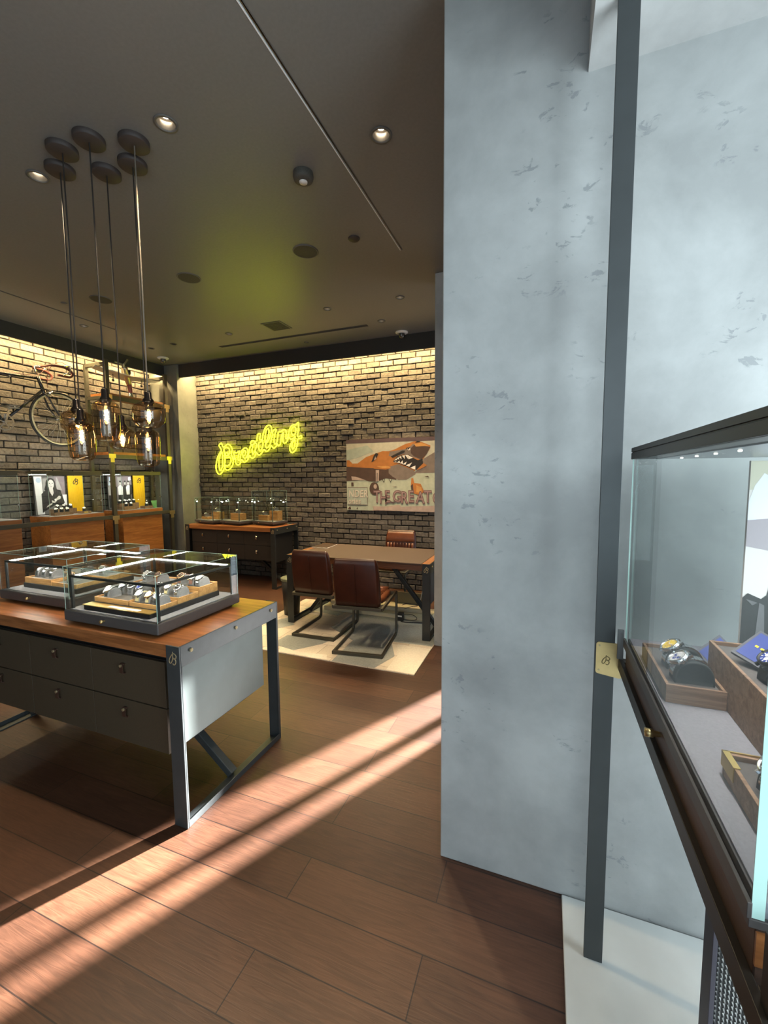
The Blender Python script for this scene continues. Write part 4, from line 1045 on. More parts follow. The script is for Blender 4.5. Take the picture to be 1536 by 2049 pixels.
def blocks(case, items, where):
    cx, cy_, a = case[1]
    for n_, (x, y, w, d, h, wz) in enumerate(items):
        px, py = cx+x*math.cos(a)-y*math.sin(a), cy_+x*math.sin(a)+y*math.cos(a)
        t = thing('wood_block', f'{wz[0]} in the {where}', 'display block', (px, py, 0.945), a, 'oak display blocks', world_coords=False)
        mb = MB(); mb.box(-w/2, -d/2, 0, w/2, d/2, h); part(mb, 'body', M_tray, t, bevel=0.003)
        mb = MB(); mb.box(-w/2+0.012, -d/2+0.012, h-0.0005, w/2-0.012, d/2-0.012, h+0.002); part(mb, 'top_felt', M_cush, t)
        if wz[1]: watch(f'{wz[1]} in the {where}', (px, py, 0.945+h+0.0015), a+wz[2], M_chrome, wz[3], M_chrome, 'watches on the sideboard', 0, bracelet=False)
c1 = small_case('small glass case on the sideboard nearest the corner column', (-4.70, 4.985), 0.455, 0.32, -12, 1.285)
blocks(c1, [(-0.07, -0.05, 0.15, 0.09, 0.040, ('low oak block', 'watch on the low block', -0.2, mw)), (0.07, 0.05, 0.17, 0.11, 0.115, ('taller oak block behind the low one', 'watch on the taller block', -0.2, msilver))], 'sideboard case nearest the column')
c2 = small_case('small glass case in the middle of the sideboard', (-4.21, 4.99), 0.455, 0.32, -12, 1.285)
blocks(c2, [(0.01, 0.0, 0.22, 0.12, 0.105, ('single wide oak block', 'watch on the wide block', 0.0, mw))], 'middle sideboard case')
c3 = small_case('taller glass case at the right end of the sideboard', (-3.70, 5.10), 0.45, 0.30, -12, 1.39)
blocks(c3, [(-0.06, -0.04, 0.20, 0.08, 0.080, ('low wide oak block', 'watch on the low wide block', -0.2, mw)), (0.09, 0.04, 0.17, 0.10, 0.145, ('tall oak block', 'gold faced watch on the tall block', -0.2, mgold))], 'taller sideboard case')
t = thing('acrylic_holder', 'small clear acrylic card holder at the far right end of the sideboard', 'card holder', (-3.64, 5.44, 0.88))
mb = MB(); mb.box(-3.668, 5.42, 0.88, -3.612, 5.46, 0.886); part(mb, 'foot', M_glassedge, t)
mb = MB(); mb.box(-3.655, 5.438, 0.886, -3.625, 5.442, 0.965); mb.box(-3.662, 5.434, 0.965, -3.618, 5.446, 0.978); part(mb, 'upright', M_glass, t)

# ------------------------------------------------------------------ shelf frame along the left wall
FX = -5.60
def corner_brass(y, z, t):
    mb = MB(); mb.box(FX+0.0215, y-0.05, z-0.028, FX+0.0235, y+0.05, z+0.030); mb.box(FX+0.0215, y-0.028, z-0.085, FX+0.0235, y+0.028, z-0.028)
    part(mb, 'corner_plate', M_brass, t, label='brass corner plate')
t = thing('shelf_frame', 'olive black steel shelf frame against the left brick wall with brass corner plates', 'shelf frame', (-5.8, 4.58, 0))
for y in (4.11, 5.056):
    mb = MB(); mb.box(FX-0.02, y-0.025, 0, FX+0.02, y+0.025, 3.198); part(mb, 'front_post', M_olive, t, bevel=0.002)
    mb = MB(); mb.box(XW+0.03, y-0.022, 0, XW+0.07, y+0.022, 3.16); part(mb, 'rear_post', M_olive, t, bevel=0.002)
    mb = MB(); mb.box(XW+0.07, y-0.022, 3.12, FX-0.02, y+0.022, 3.165); part(mb, 'top_beam', M_olive, t, bevel=0.002)
    for z in (2.70, 1.895, 1.04):
        mb = MB(); mb.box(XW+0.07, y-0.015, z-0.022, FX-0.02, y+0.015, z+0.022); part(mb, 'cross_bar', M_olive, t, bevel=0.002)
        corner_brass(y, z+0.005, t)
for z in (2.70, 1.895):
    mb = MB(); mb.box(FX-0.012, 4.135, z-0.028, FX+0.015, 5.031, z+0.028); part(mb, 'front_rail', M_olive, t, bevel=0.002)
mb = MB(); mb.box(FX-0.012, 2.0, 1.035, FX+0.015, 4.085, 1.085); mb.box(FX-0.012, 4.135, 1.035, FX+0.015, 5.031, 1.085); part(mb, 'front_rail', M_olive, t, bevel=0.002)
for z in (2.735, 1.93):
    mb = MB(); mb.box(XW+0.075, 4.135, z-0.012, FX-0.022, 5.03, z+0.030); part(mb, 'shelf_board', M_cab, t, bevel=0.002, label='orange wood shelf board')

# ------------------------------------------------------------------ cabinets with glass cases along the left wall
UX0, UX1 = XW+0.030, -5.640
mat_y = plain('yellow_ribbed_panel', (0.86,0.52,0.012), 0.45)
mg1 = plain('print_grey', (0.16,0.155,0.165), 0.6); mg2 = plain('print_light', (0.86,0.86,0.90), 0.6); mg3 = plain('print_black', (0.016,0.016,0.018), 0.6)
mg4 = plain('print_mauve', (0.22,0.18,0.21), 0.6); mg5 = plain('print_mid', (0.36,0.35,0.36), 0.6); mg6 = plain('print_blue', (0.50,0.62,0.80), 0.6); mg7 = plain('print_skin', (0.62,0.60,0.60), 0.6)
PM = [mg1, mg2, mg3, mg4, mg5, mg6, mg7]
WOMAN = [(0, rect(0,0,1,1)), (1, [(0.0,1),(0.235,1),(0.27,0.0),(0.06,0.0)]), (5, oval(0.14,0.90,0.08,0.07)), (4, rect(0.26,0.62,0.42,0.95)), (3, rect(0.62,0.5,1,1)), (4, [(0.68,0.97),(0.72,0.97),(0.86,0.62),(0.68,0.62)]), (2, rect(0.955,0.5,1,1)), (1, [(0.86,0.5),(1.0,0.5),(1.0,0.22),(0.90,0.22)]),
         (2, oval(0.50,0.80,0.155,0.16,20)), (2, [(0.36,0.82),(0.64,0.84),(0.70,0.62),(0.62,0.55),(0.34,0.60),(0.30,0.66)]),
         (2, [(0.20,0.54),(0.34,0.64),(0.64,0.66),(0.80,0.63),(0.92,0.28),(0.80,0.22),(0.62,0.24),(0.44,0.16),(0.20,0.04)]),
         (6, oval(0.51,0.79,0.095,0.125,20)), (6, [(0.44,0.70),(0.56,0.70),(0.58,0.56),(0.53,0.47),(0.45,0.60)]),
         (2, oval(0.465,0.815,0.018,0.010,10)), (2, oval(0.555,0.815,0.018,0.010,10)), (4, [(0.505,0.80),(0.52,0.76),(0.495,0.76)]), (3, oval(0.51,0.725,0.026,0.010,10)),
         (6, [(0.50,0.36),(0.60,0.33),(0.66,0.42),(0.74,0.48),(0.80,0.45),(0.78,0.39),(0.68,0.36),(0.60,0.29),(0.51,0.30)]), (1, oval(0.62,0.37,0.035,0.03,12)),
         (6, [(0.32,0.17),(0.50,0.25),(0.52,0.29),(0.44,0.27),(0.34,0.21)])]
def fig(x, s, shirt):
    return [(2, [(x-0.07*s,0.04),(x+0.07*s,0.04),(x+0.09*s,0.42),(x-0.09*s,0.42)]), (shirt, [(x-0.085*s,0.42),(x+0.085*s,0.42),(x+0.10*s,0.66),(x+0.03*s,0.72),(x-0.03*s,0.72),(x-0.10*s,0.66)]),
            (6, oval(x,0.79,0.035*s,0.06*s,14)), (2, oval(x,0.835,0.038*s,0.03*s,12))]
CREW = [(3, rect(0,0,1,1)), (0, rect(0,0,1,0.35)), (5, [(0.02,0.72),(0.22,0.72),(0.20,0.98),(0.06,0.98)]), (4, rect(0.40,0.70,0.55,0.97)), (1, [(0.86,0.84),(0.98,0.88),(0.96,0.98),(0.86,0.96)])] + fig(0.10,1.0,4) + fig(0.26,1.0,2) + fig(0.50,1.05,1) + fig(0.70,1.0,2) + fig(0.84,1.05,1) + [(2, [(0.88,0.42),(0.98,0.42),(1.0,0.72),(0.90,0.74)])]
def wall_unit(y0, y1, label, where, shapes, plabel):
    t = thing('display_cabinet', label, 'display cabinet', ((UX0+UX1)/2, (y0+y1)/2, 0), group='cabinets along the left wall')
    mb = MB(); mb.box(UX0, y0, 0.0, UX1, y1, 1.075); part(mb, 'cabinet', M_cab, t, bevel=0.003)
    mb = MB(); mb.box(UX0, y0-0.004, 1.075, UX1+0.012, y1+0.004, 1.128); part(mb, 'top_slab', M_cab, t, bevel=0.003)
    mb = MB(); mb.box(UX0+0.01, y0+0.006, 1.128, UX1+0.004, y1-0.006, 1.134); part(mb, 'felt', M_felt, t)
    hood(None, t, UX0+0.02, UX1+0.004, y0+0.006, y1-0.006, 1.134, 1.655, 0.005, top=True)
    mb = MB(); a, c, d, e = UX0+0.016, UX1+0.008, y0+0.002, y1-0.002
    mb.box(c-0.006, d, 1.636, c+0.004, e, 1.690); mb.box(a, d, 1.661, a+0.018, e, 1.690); mb.box(a+0.018, d, 1.661, c-0.018, d+0.018, 1.690); mb.box(a+0.018, e-0.018, 1.661, c-0.018, e, 1.690)
    lf = part(mb, 'lid_frame', M_olive, t, bevel=0.001)
    mb = MB(); mb.box(c-0.030, d+0.04, 1.646, c-0.020, e-0.04, 1.653); part(mb, 'led_strip', M_led, lf, label='led strip under the lid')
    mb = MB(); mb.cyl((UX1+0.004, y1-0.02, 1.30), (UX1+0.016, y1-0.02, 1.30), 0.010, 12); part(mb, 'lock', M_chrome, t, label='bright lock')
    if shapes:
        xp = UX0+0.075
        p = thing('photo_panel', plabel, 'photo panel', (xp, (y0+y1)/2, 1.134))
        mb = MB(); mb.box(xp-0.014, y0+0.020, 1.134, xp-0.001, y0+0.405, 1.632); part(mb, 'board', M_black, p)
        mb = MB(); art(mb, (xp-0.001, y0+0.030, 1.145), (0,1,0), (0,0,1), 0.375, 0.480, shapes); part(mb, 'print', PM, p)
        p = thing('logo_panel', f'ribbed yellow panel in the {where}', 'panel', (xp+0.03, y0+0.51, 1.134), group='yellow emblem panels')
        mb = MB(); n = 16; ya, yb = y0+0.410, y0+0.600
        mb.box(xp+0.020, ya, 1.134, xp+0.034, yb, 1.632)
        for k in range(n): mb.box(xp+0.034, ya+(yb-ya)*(k+0.15)/n, 1.140, xp+0.0375, ya+(yb-ya)*(k+0.75)/n, 1.626)
        part(mb, 'ribbed_board', mat_y, p)
        mb = MB(); emblem(mb, (xp+0.0385, y0+0.505, 1.560), (0,1,0), (0,0,1), 0.088, 0.055); part(mb, 'emblem', M_black, p, label='black emblem')
    return t
wall_unit(3.306, 3.975, 'orange wood cabinet with a glass case holding the photo of a woman in black', 'glass case with the photo of a woman', WOMAN, 'black and white photo panel of a long haired woman in a black suit')
wall_unit(4.254, 4.917, 'orange wood cabinet with a glass case standing inside the steel shelf frame', 'glass case inside the shelf frame', CREW, 'black and white photo panel of a group of standing people')
wall_unit(2.337, 3.006, 'orange wood cabinet with an empty glass case cut by the left edge of the picture', 'cut glass case', None, None)
ZU = 1.134
def tray_y(label, y0, y1, x0, x1, h, grp): return tray(label, x0, x1, y0, y1, ZU, ZU+h, M_traywal, group=grp)
gA, gB = 'walnut trays in the case with the photo of a woman', 'walnut trays in the case inside the shelf frame'
tray_y('front walnut tray in the case with the photo of a woman', 3.40, 3.625, -5.800, -5.700, 0.040, gA)
tray_y('raised walnut tray at the back of the case with the photo of a woman', 3.46, 3.74, -5.905, -5.806, 0.075, gA)
tray_y('low walnut tray with a brass tag in the case with the photo of a woman', 3.73, 3.85, -5.790, -5.690, 0.030, gA)
tray_y('front walnut tray in the case inside the shelf frame', 4.34, 4.535, -5.800, -5.700, 0.050, gB)
tray_y('raised walnut tray at the back of the case inside the shelf frame', 4.34, 4.655, -5.905, -5.806, 0.090, gB)
tray_y('low walnut tray at the right in the case inside the shelf frame', 4.66, 4.80, -5.790, -5.690, 0.035, gB)
mb = MB(); mb.box(-5.689, 3.755, ZU+0.006, -5.686, 3.805, ZU+0.026); single(mb, 'brass_tag', M_gold, 'small brass tag on the low walnut tray beside the woman photo', 'tag', (-5.688, 3.78, ZU+0.006))
mb = MB(); mb.box(-5.72, 4.815, ZU, -5.66, 4.865, ZU+0.004); mb.add([(-5.73,4.80,ZU+0.11),(-5.70,4.88,ZU+0.11),(-5.68,4.86,ZU+0.003),(-5.70,4.82,ZU+0.003),(-5.733,4.80,ZU+0.11),(-5.703,4.88,ZU+0.11),(-5.683,4.86,ZU+0.003),(-5.703,4.82,ZU+0.003)],[(0,1,2,3),(7,6,5,4),(0,4,5,1),(1,5,6,2),(2,6,7,3),(3,7,4,0)])
single(mb, 'card_holder', plain('green_card', (0.10,0.28,0.09), 0.5), 'small green card standing at the right in the case inside the shelf frame', 'card', (-5.70, 4.84, ZU))
gwl = 'watches in the left wall cases'
for y, x, h, l in ((3.45, -5.75, 0.034, 'watch furthest left in the front tray below the woman photo'), (3.515, -5.75, 0.034, 'watch in the middle of the front tray below the woman photo'), (3.58, -5.75, 0.034, 'watch at the right of the front tray below the woman photo'),
                   (3.53, -5.855, 0.069, 'first watch in the raised tray beside the woman photo'), (3.61, -5.855, 0.069, 'middle watch in the raised tray beside the woman photo'), (3.69, -5.855, 0.069, 'last watch in the raised tray beside the woman photo'),
                   (3.79, -5.74, 0.024, 'single watch on the low tray with the brass tag'),
                   (4.38, -5.855, 0.084, 'first watch in the raised tray below the group photo'), (4.46, -5.855, 0.084, 'second watch in the raised tray below the group photo'), (4.535, -5.855, 0.084, 'third watch in the raised tray below the group photo'), (4.61, -5.855, 0.084, 'fourth and last watch in the raised tray by the group photo'),
                   (4.40, -5.75, 0.044, 'watch at the left of the front tray below the group photo'), (4.475, -5.75, 0.044, 'watch at the right of the front tray below the group photo'), (4.73, -5.74, 0.029, 'single watch beside the small green card')):
    watch(l, (x, y, ZU+h), PI/3+random.uniform(-0.1,0.1), M_chrome, mw, M_black, gwl, 0, bracelet=False, cmat=M_cushd)

# ------------------------------------------------------------------ bicycle hanging on the left wall
BX = -5.84
bike = thing('racing_bicycle', 'black vintage racing bicycle with cream rims mounted high on the brick wall', 'bicycle', (BX, 3.05, 2.0))
def P(y, z, dx=0.0): return (BX+dx, y, z)
mb = MB()
ht, hb, bb, st = P(3.408,2.845), P(3.466,2.652), P(3.005,2.245), P(2.86,2.80)
mb.tube([ht, hb], 0.019, 14); mb.tube([P(3.415,2.822), P(2.865,2.795)], 0.0145, 12); mb.tube([P(3.455,2.690), bb], 0.0155, 12); mb.tube([bb, st], 0.0145, 12)
rear = P(2.62, 2.30)
for s in (-1, 1):
    mb.tube([(BX+s*0.02, 3.0, 2.245), (BX+s*0.05, 2.62, 2.30)], 0.008, 8); mb.tube([(BX+s*0.012, 2.862, 2.78), (BX+s*0.05, 2.62, 2.30)], 0.007, 8)
part(mb, 'frame', M_bikeframe, bike)
mb = MB()
for s in (-1, 1): mb.tube(catmull([(BX+s*0.012,3.468,2.645),(BX+s*0.040,3.490,2.60),(BX+s*0.050,3.545,2.48),(BX+s*0.050,3.628,2.35)], 5), 0.010, 10)
part(mb, 'fork', M_bikeframe, bike)
def wheel(y, z, nm='wheel'):
    mb = MB(); n = 56; ring = [P(y+0.334*math.cos(2*PI*k/n), z+0.334*math.sin(2*PI*k/n)) for k in range(n)]
    mb.tube(ring, 0.0125, 10, closed=True); w = part(mb, nm, M_tyre, bike, label='thin black tyre')
    mb = MB(); ring = [P(y+0.312*math.cos(2*PI*k/n), z+0.312*math.sin(2*PI*k/n)) for k in range(n)]; mb.tube(ring, 0.0125, 8, closed=True); part(mb, 'rim', M_rim, w, label='cream rim')
    mb = MB()
    for k in range(32):
        a_ = 2*PI*k/32; b_ = a_ + (0.5 if k % 4 < 2 else -0.5); s = 0.03 if k % 2 else -0.03
        mb.tube([(BX+s, y+0.018*math.cos(b_), z+0.018*math.sin(b_)), P(y+0.305*math.cos(a_), z+0.305*math.sin(a_))], 0.0013, 5)
    part(mb, 'spokes', M_satin, w)
    mb = MB(); mb.cyl((BX-0.05,y,z), (BX+0.06,y,z), 0.012, 14); mb.cyl((BX-0.032,y,z), (BX-0.028,y,z), 0.024, 18); mb.cyl((BX+0.028,y,z), (BX+0.032,y,z), 0.024, 18); part(mb, 'hub', M_chrome, w)
wheel(3.628, 2.350); wheel(2.62, 2.30)
mb = MB(); mb.tube([P(3.400,2.86), P(3.384,2.955), P(3.46,2.972)], 0.012, 10); part(mb, 'stem', M_chrome, bike)
mb = MB()
mb.tube([P(3.462,2.974,-0.17), P(3.462,2.974,0.17)], 0.012, 10)
for s in (-1, 1):
    mb.tube(catmull([P(3.462,2.974,s*0.165),P(3.52,2.978,s*0.185),P(3.60,2.975,s*0.195),P(3.672,2.945,s*0.20),P(3.690,2.905,s*0.20),P(3.655,2.868,s*0.20),P(3.56,2.868,s*0.20),P(3.52,2.866,s*0.20)], 5), 0.0155, 10)
hbx = part(mb, 'handlebar', M_bordeaux, bike, label='handlebar wrapped in dark red tape')
mb = MB()
for s in (-1, 1):
    mb.tube(catmull([P(3.60,2.985,s*0.205),P(3.64,3.0,s*0.205),P(3.668,2.985,s*0.205)], 4), 0.013, 8); mb.tube(catmull([P(3.665,2.985,s*0.208),P(3.655,2.93,s*0.212),P(3.60,2.89,s*0.212),P(3.57,2.87,s*0.212)], 4), 0.0055, 8)
part(mb, 'brake_levers', M_chrome, hbx, label='polished brake levers')
mb = MB()
mb.tube(catmull([P(3.655,2.985,0.2),P(3.60,3.05,0.12),P(3.50,2.93,0.06),P(3.492,2.72,0.03)], 8), 0.003, 6); mb.tube(catmull([P(3.655,2.985,-0.2),P(3.58,3.03,-0.1),P(3.40,2.86,0.03),P(3.15,2.83,0.02)], 8), 0.003, 6)
part(mb, 'brake_cables', M_bordeaux, bike)
mb = MB(); mb.tube(catmull([P(3.50,2.655,0.03),P(3.53,2.67,0.05),P(3.535,2.70,0.0),P(3.53,2.67,-0.05),P(3.50,2.655,-0.03)], 4), 0.009, 8); mb.beam(P(3.51,2.66,0.03), P(3.56,2.625,0.03), 0.012, 0.014); mb.beam(P(3.51,2.66,-0.03), P(3.56,2.625,-0.03), 0.012, 0.014); part(mb, 'front_brake', M_chrome, bike)
mb = MB()
n = 44
ring = []
for k in range(n*2): r = 0.099 if k % 2 else 0.094; a_ = PI*k/n; ring.append((BX+0.048, 3.005+r*math.cos(a_), 2.245+r*math.sin(a_)))
inner = [(BX+0.048, 3.005+0.080*math.cos(PI*k/n), 2.245+0.080*math.sin(PI*k/n)) for k in range(n*2)]
m2 = len(ring); vv = ring+inner+[(p[0]+0.003,p[1],p[2]) for p in ring+inner]
fs = []
for k in range(m2):
    j = (k+1) % m2; fs += [(k,j,m2+j,m2+k), (2*m2+k,3*m2+k,3*m2+j,2*m2+j), (k,2*m2+k,2*m2+j,j), (m2+k,m2+j,3*m2+j,3*m2+k)]
mb.add(vv, fs)
for k in range(5): a_ = 2*PI*k/5+0.3; mb.beam((BX+0.05,3.005,2.245), (BX+0.05,3.005+0.082*math.cos(a_),2.245+0.082*math.sin(a_)), 0.012, 0.004, (1,0,0))
part(mb, 'chainring', M_chrome, bike)
mb = MB(); mb.beam(P(3.005,2.245,0.066), P(3.050,2.405,0.066), 0.010, 0.020, (0,1,0)); mb.beam(P(3.005,2.245,-0.055), P(2.96,2.085,-0.055), 0.010, 0.020, (0,1,0)); mb.cyl(P(3.005,2.245,-0.07), P(3.005,2.245,0.078), 0.014, 14); cr = part(mb, 'crank_arms', M_chrome, bike)
mb = MB(); mb.box(BX+0.075, 3.005, 2.405, BX+0.16, 3.105, 2.412); mb.box(BX+0.075, 3.005, 2.425, BX+0.16, 3.105, 2.432); mb.cyl((BX+0.07,3.055,2.418), (BX+0.165,3.055,2.418), 0.009, 10); part(mb, 'pedal', M_satin, cr)
mb = MB(); mb.box(BX-0.14, 2.93, 2.082, BX-0.06, 3.0, 2.09); mb.cyl((BX-0.145,2.96,2.086), (BX-0.05,2.96,2.086), 0.009, 10); part(mb, 'pedal', M_satin, cr)
mb = MB(); mb.tube([st, P(2.84,2.92)], 0.012, 10); mb.tube(catmull([P(2.68,2.95),P(2.76,2.945),P(2.88,2.935),P(2.98,2.925)], 4), [0.030+0.0*0]*13 if False else 0.026, 10); part(mb, 'saddle', M_tab, bike)
mb = MB()
for (y, z) in ((3.10, 2.79), (2.70, 2.79)): mb.tube([(XW+0.015,y,z), (BX,y,z-0.022), (BX+0.03,y,z-0.012)], 0.008, 8)
single(mb, 'wall_hook', M_steel, 'steel hooks on the brick wall carrying the black bicycle', 'hook', (XW+0.015, 2.9, 2.79))

# ------------------------------------------------------------------ model aeroplane standing on the top shelf
t = thing('model_aeroplane', 'polished metal model aeroplane with wide wings on the top shelf', 'model aeroplane', (-5.78, 4.60, 2.765))
mb = MB(); pth = catmull([(-5.70,4.455,3.195),(-5.73,4.49,3.14),(-5.76,4.54,3.06),(-5.78,4.585,2.97)], 5); mb.tube(pth, [0.022,0.030,0.036,0.040,0.043,0.045,0.047,0.048,0.048,0.047,0.046,0.044,0.042,0.040,0.037,0.034][:len(pth)], 14)
part(mb, 'fuselage', plain('gold_metal', (0.52,0.45,0.34), 0.28, 0.9), t)
mb = MB(); mb.tube(catmull([(-5.78,4.585,2.97),(-5.785,4.60,2.91),(-5.785,4.605,2.85)], 4), [0.034,0.033,0.032,0.031,0.030,0.030,0.029,0.028,0.028][:9], 12); part(mb, 'tail', plain('dark_red_paint', (0.23,0.06,0.05), 0.35), t, label='dark red tail section')
mb = MB(); mb.lathe([(0.026,0.085),(0.030,0.05),(0.046,0.005),(0.048,0.0),(0.001,0.0)], 20, (-5.785,4.605,2.766)); part(mb, 'foot', M_chrome, t, label='polished metal foot')
mb = MB()
for s in (-1, 1):
    pts = [(-5.66,4.53,3.060),(-5.86,4.55,3.030),(-5.84,4.58+s*0.50,3.095),(-5.73,4.57+s*0.52,3.112)]
    mb.prism(pts, (0.002,0,0.012))
part(mb, 'wings', M_satin, t, label='satin metal wings')
mb = MB()
for a_ in (0.9, 0.9+2*PI/3, 0.9+4*PI/3):
    d = Vector((-0.15, math.cos(a_), math.sin(a_))); c = Vector((-5.685,4.445,3.21)); mb.beam(c, c+d*0.125, 0.022, 0.005, (1,0,0.3))
mb.cyl((-5.70,4.455,3.195), (-5.675,4.435,3.225), 0.016, 12, r2=0.004); part(mb, 'propeller', M_satin, t)
mb = MB(); mb.lathe([(0.001,0.045),(0.022,0.036),(0.030,0.01),(0.030,-0.01),(0.02,-0.03),(0.001,-0.035)], 14, (-5.715,4.535,3.125)); part(mb, 'cockpit', M_black, t)
mb = MB()
for y in (4.34, 4.79): mb.tube([(-5.78,y,3.08), (-5.78,y,2.995)], 0.006, 8); mb.lathe([(0.001,0.02),(0.016,0.012),(0.016,-0.012),(0.001,-0.02)], 12, (-5.78,y,2.985))
part(mb, 'wheels', M_black, t)

# ------------------------------------------------------------------ neon lettering on the back wall
NEON = [[(-0.78,0.061),(-0.731,0.099),(-0.691,0.032),(-0.61,0.074),(-0.546,0.051),(-0.516,-0.012),(-0.539,-0.079),(-0.513,-0.148),(-0.504,-0.195),(-0.518,-0.257),(-0.57,-0.319),(-0.63,-0.337),(-0.672,-0.313),(-0.666,-0.26),(-0.627,-0.274),(-0.573,-0.241),(-0.547,-0.183),(-0.567,-0.131),(-0.62,-0.14),(-0.666,-0.128),(-0.674,-0.081),(-0.68,0.003),(-0.632,0.028),(-0.593,0.016),(-0.569,-0.021),(-0.578,-0.078),(-0.609,-0.109)],[(-0.68,0.003),(-0.674,-0.081),(-0.668,-0.165),(-0.678,-0.239),(-0.695,-0.318),(-0.752,-0.386),(-0.8,-0.399),(-0.845,-0.358),(-0.858,-0.278),(-0.836,-0.183),(-0.798,-0.099),(-0.741,-0.027),(-0.74,-0.0),(-0.78,0.061)],[(-0.725,-0.043),(-0.757,-0.079),(-0.788,-0.163),(-0.795,-0.247),(-0.783,-0.327),(-0.763,-0.341),(-0.735,-0.301),(-0.718,-0.228),(-0.716,-0.133),(-0.725,-0.043)],[(-0.643,-0.061),(-0.61,-0.062),(-0.605,-0.093),(-0.632,-0.108),(-0.658,-0.097),(-0.643,-0.061)],[(-0.511,-0.174),(-0.476,-0.133),(-0.486,-0.055),(-0.428,-0.066),(-0.372,-0.039),(-0.394,-0.109),(-0.41,-0.165),(-0.388,-0.189),(-0.365,-0.161),(-0.345,-0.089),(-0.317,-0.023),(-0.258,0.006),(-0.215,-0.016),(-0.208,-0.062),(-0.226,-0.113),(-0.262,-0.156),(-0.297,-0.142),(-0.313,-0.09),(-0.299,-0.044),(-0.273,-0.034),(-0.252,-0.061),(-0.266,-0.096),(-0.289,-0.111)],[(-0.262,-0.156),(-0.22,-0.138),(-0.192,-0.073),(-0.163,0.024),(-0.144,0.038),(-0.118,0.053),(-0.128,-0.033),(-0.118,-0.095),(-0.092,-0.075),(-0.059,-0.01),(-0.037,0.055),(-0.061,0.076),(-0.048,0.106)],[(-0.511,-0.184),(-0.451,-0.154),(-0.454,-0.222),(-0.417,-0.259),(-0.371,-0.239),(-0.343,-0.172),(-0.318,-0.198),(-0.281,-0.217),(-0.222,-0.185),(-0.182,-0.114),(-0.158,-0.145),(-0.121,-0.156),(-0.082,-0.131),(-0.055,-0.071)],[(-0.148,0.089),(-0.116,0.114),(-0.085,0.107),(-0.074,0.072),(-0.118,0.053),(-0.149,0.064),(-0.148,0.089)],[(-0.029,0.106),(-0.023,0.171),(-0.009,0.211),(0.04,0.214),(0.032,0.169),(0.018,0.125),(0.055,0.128),(0.048,0.098),(0.004,0.07),(-0.002,-0.001),(0.023,-0.052),(0.062,-0.003),(0.08,0.057),(0.078,0.168),(0.115,0.271),(0.159,0.324),(0.202,0.341),(0.237,0.32),(0.247,0.27),(0.227,0.191),(0.194,0.123),(0.144,0.065),(0.125,0.045),(0.136,0.005),(0.159,-0.003),(0.203,0.033),(0.236,0.112),(0.256,0.17),(0.269,0.205),(0.258,0.23),(0.295,0.263),(0.325,0.271),(0.324,0.237),(0.305,0.198),(0.291,0.139),(0.288,0.07),(0.311,0.049),(0.342,0.088),(0.357,0.157),(0.371,0.225),(0.424,0.232),(0.472,0.262),(0.506,0.239),(0.51,0.19),(0.502,0.126),(0.526,0.13),(0.551,0.188),(0.57,0.26),(0.606,0.307),(0.647,0.324),(0.681,0.318),(0.727,0.354),(0.725,0.267),(0.71,0.143),(0.773,0.159),(0.771,0.121),(0.709,0.104),(0.698,0.027),(0.67,-0.046),(0.629,-0.083),(0.594,-0.087),(0.566,-0.047),(0.574,0.021),(0.611,0.078),(0.657,0.106),(0.664,0.149),(0.629,0.117),(0.583,0.109),(0.555,0.144),(0.518,0.082),(0.477,0.054),(0.448,0.084),(0.451,0.153),(0.458,0.216),(0.434,0.183),(0.415,0.135),(0.4,0.046),(0.358,0.023),(0.341,0.058),(0.322,0.014),(0.273,-0.014),(0.233,0.027),(0.188,-0.037),(0.139,-0.06),(0.092,-0.029),(0.053,-0.083),(0.003,-0.112),(-0.039,-0.081),(-0.063,-0.055)],[(0.182,0.288),(0.199,0.262),(0.19,0.183),(0.158,0.114),(0.126,0.076),(0.122,0.126),(0.131,0.205),(0.157,0.269),(0.182,0.288)],[(0.64,0.291),(0.679,0.274),(0.678,0.221),(0.66,0.179),(0.63,0.165),(0.603,0.2),(0.601,0.249),(0.64,0.291)],[(0.657,0.096),(0.659,0.052),(0.643,-0.011),(0.619,-0.034),(0.603,0.0),(0.616,0.054),(0.657,0.096)]]
t = thing('neon_sign', 'glowing yellow neon lettering in slanting script on the brick wall', 'neon sign', (-4.2, 5.49, 2.05), world_coords=False)
for k, l in enumerate(NEON):
    mb = MB(); pts = [(a, 0.0, c) for a, c in l]
    cl = l[0] == l[-1]
    mb.tube(catmull(pts[:-1] if cl else pts, 3, cl), 0.0080, 7, cl)
    part(mb, 'neon_tube', M_neon, t)
mb = MB()
for a, c in ((-0.72,-0.30),(-0.40,0.05),(-0.20,-0.12),(0.05,0.15),(0.30,0.22),(0.60,0.30),(0.78,0.20)): mb.cyl((a, 0.0, c), (a, 0.065, c), 0.006, 8)
part(mb, 'standoff', M_rubber, t)

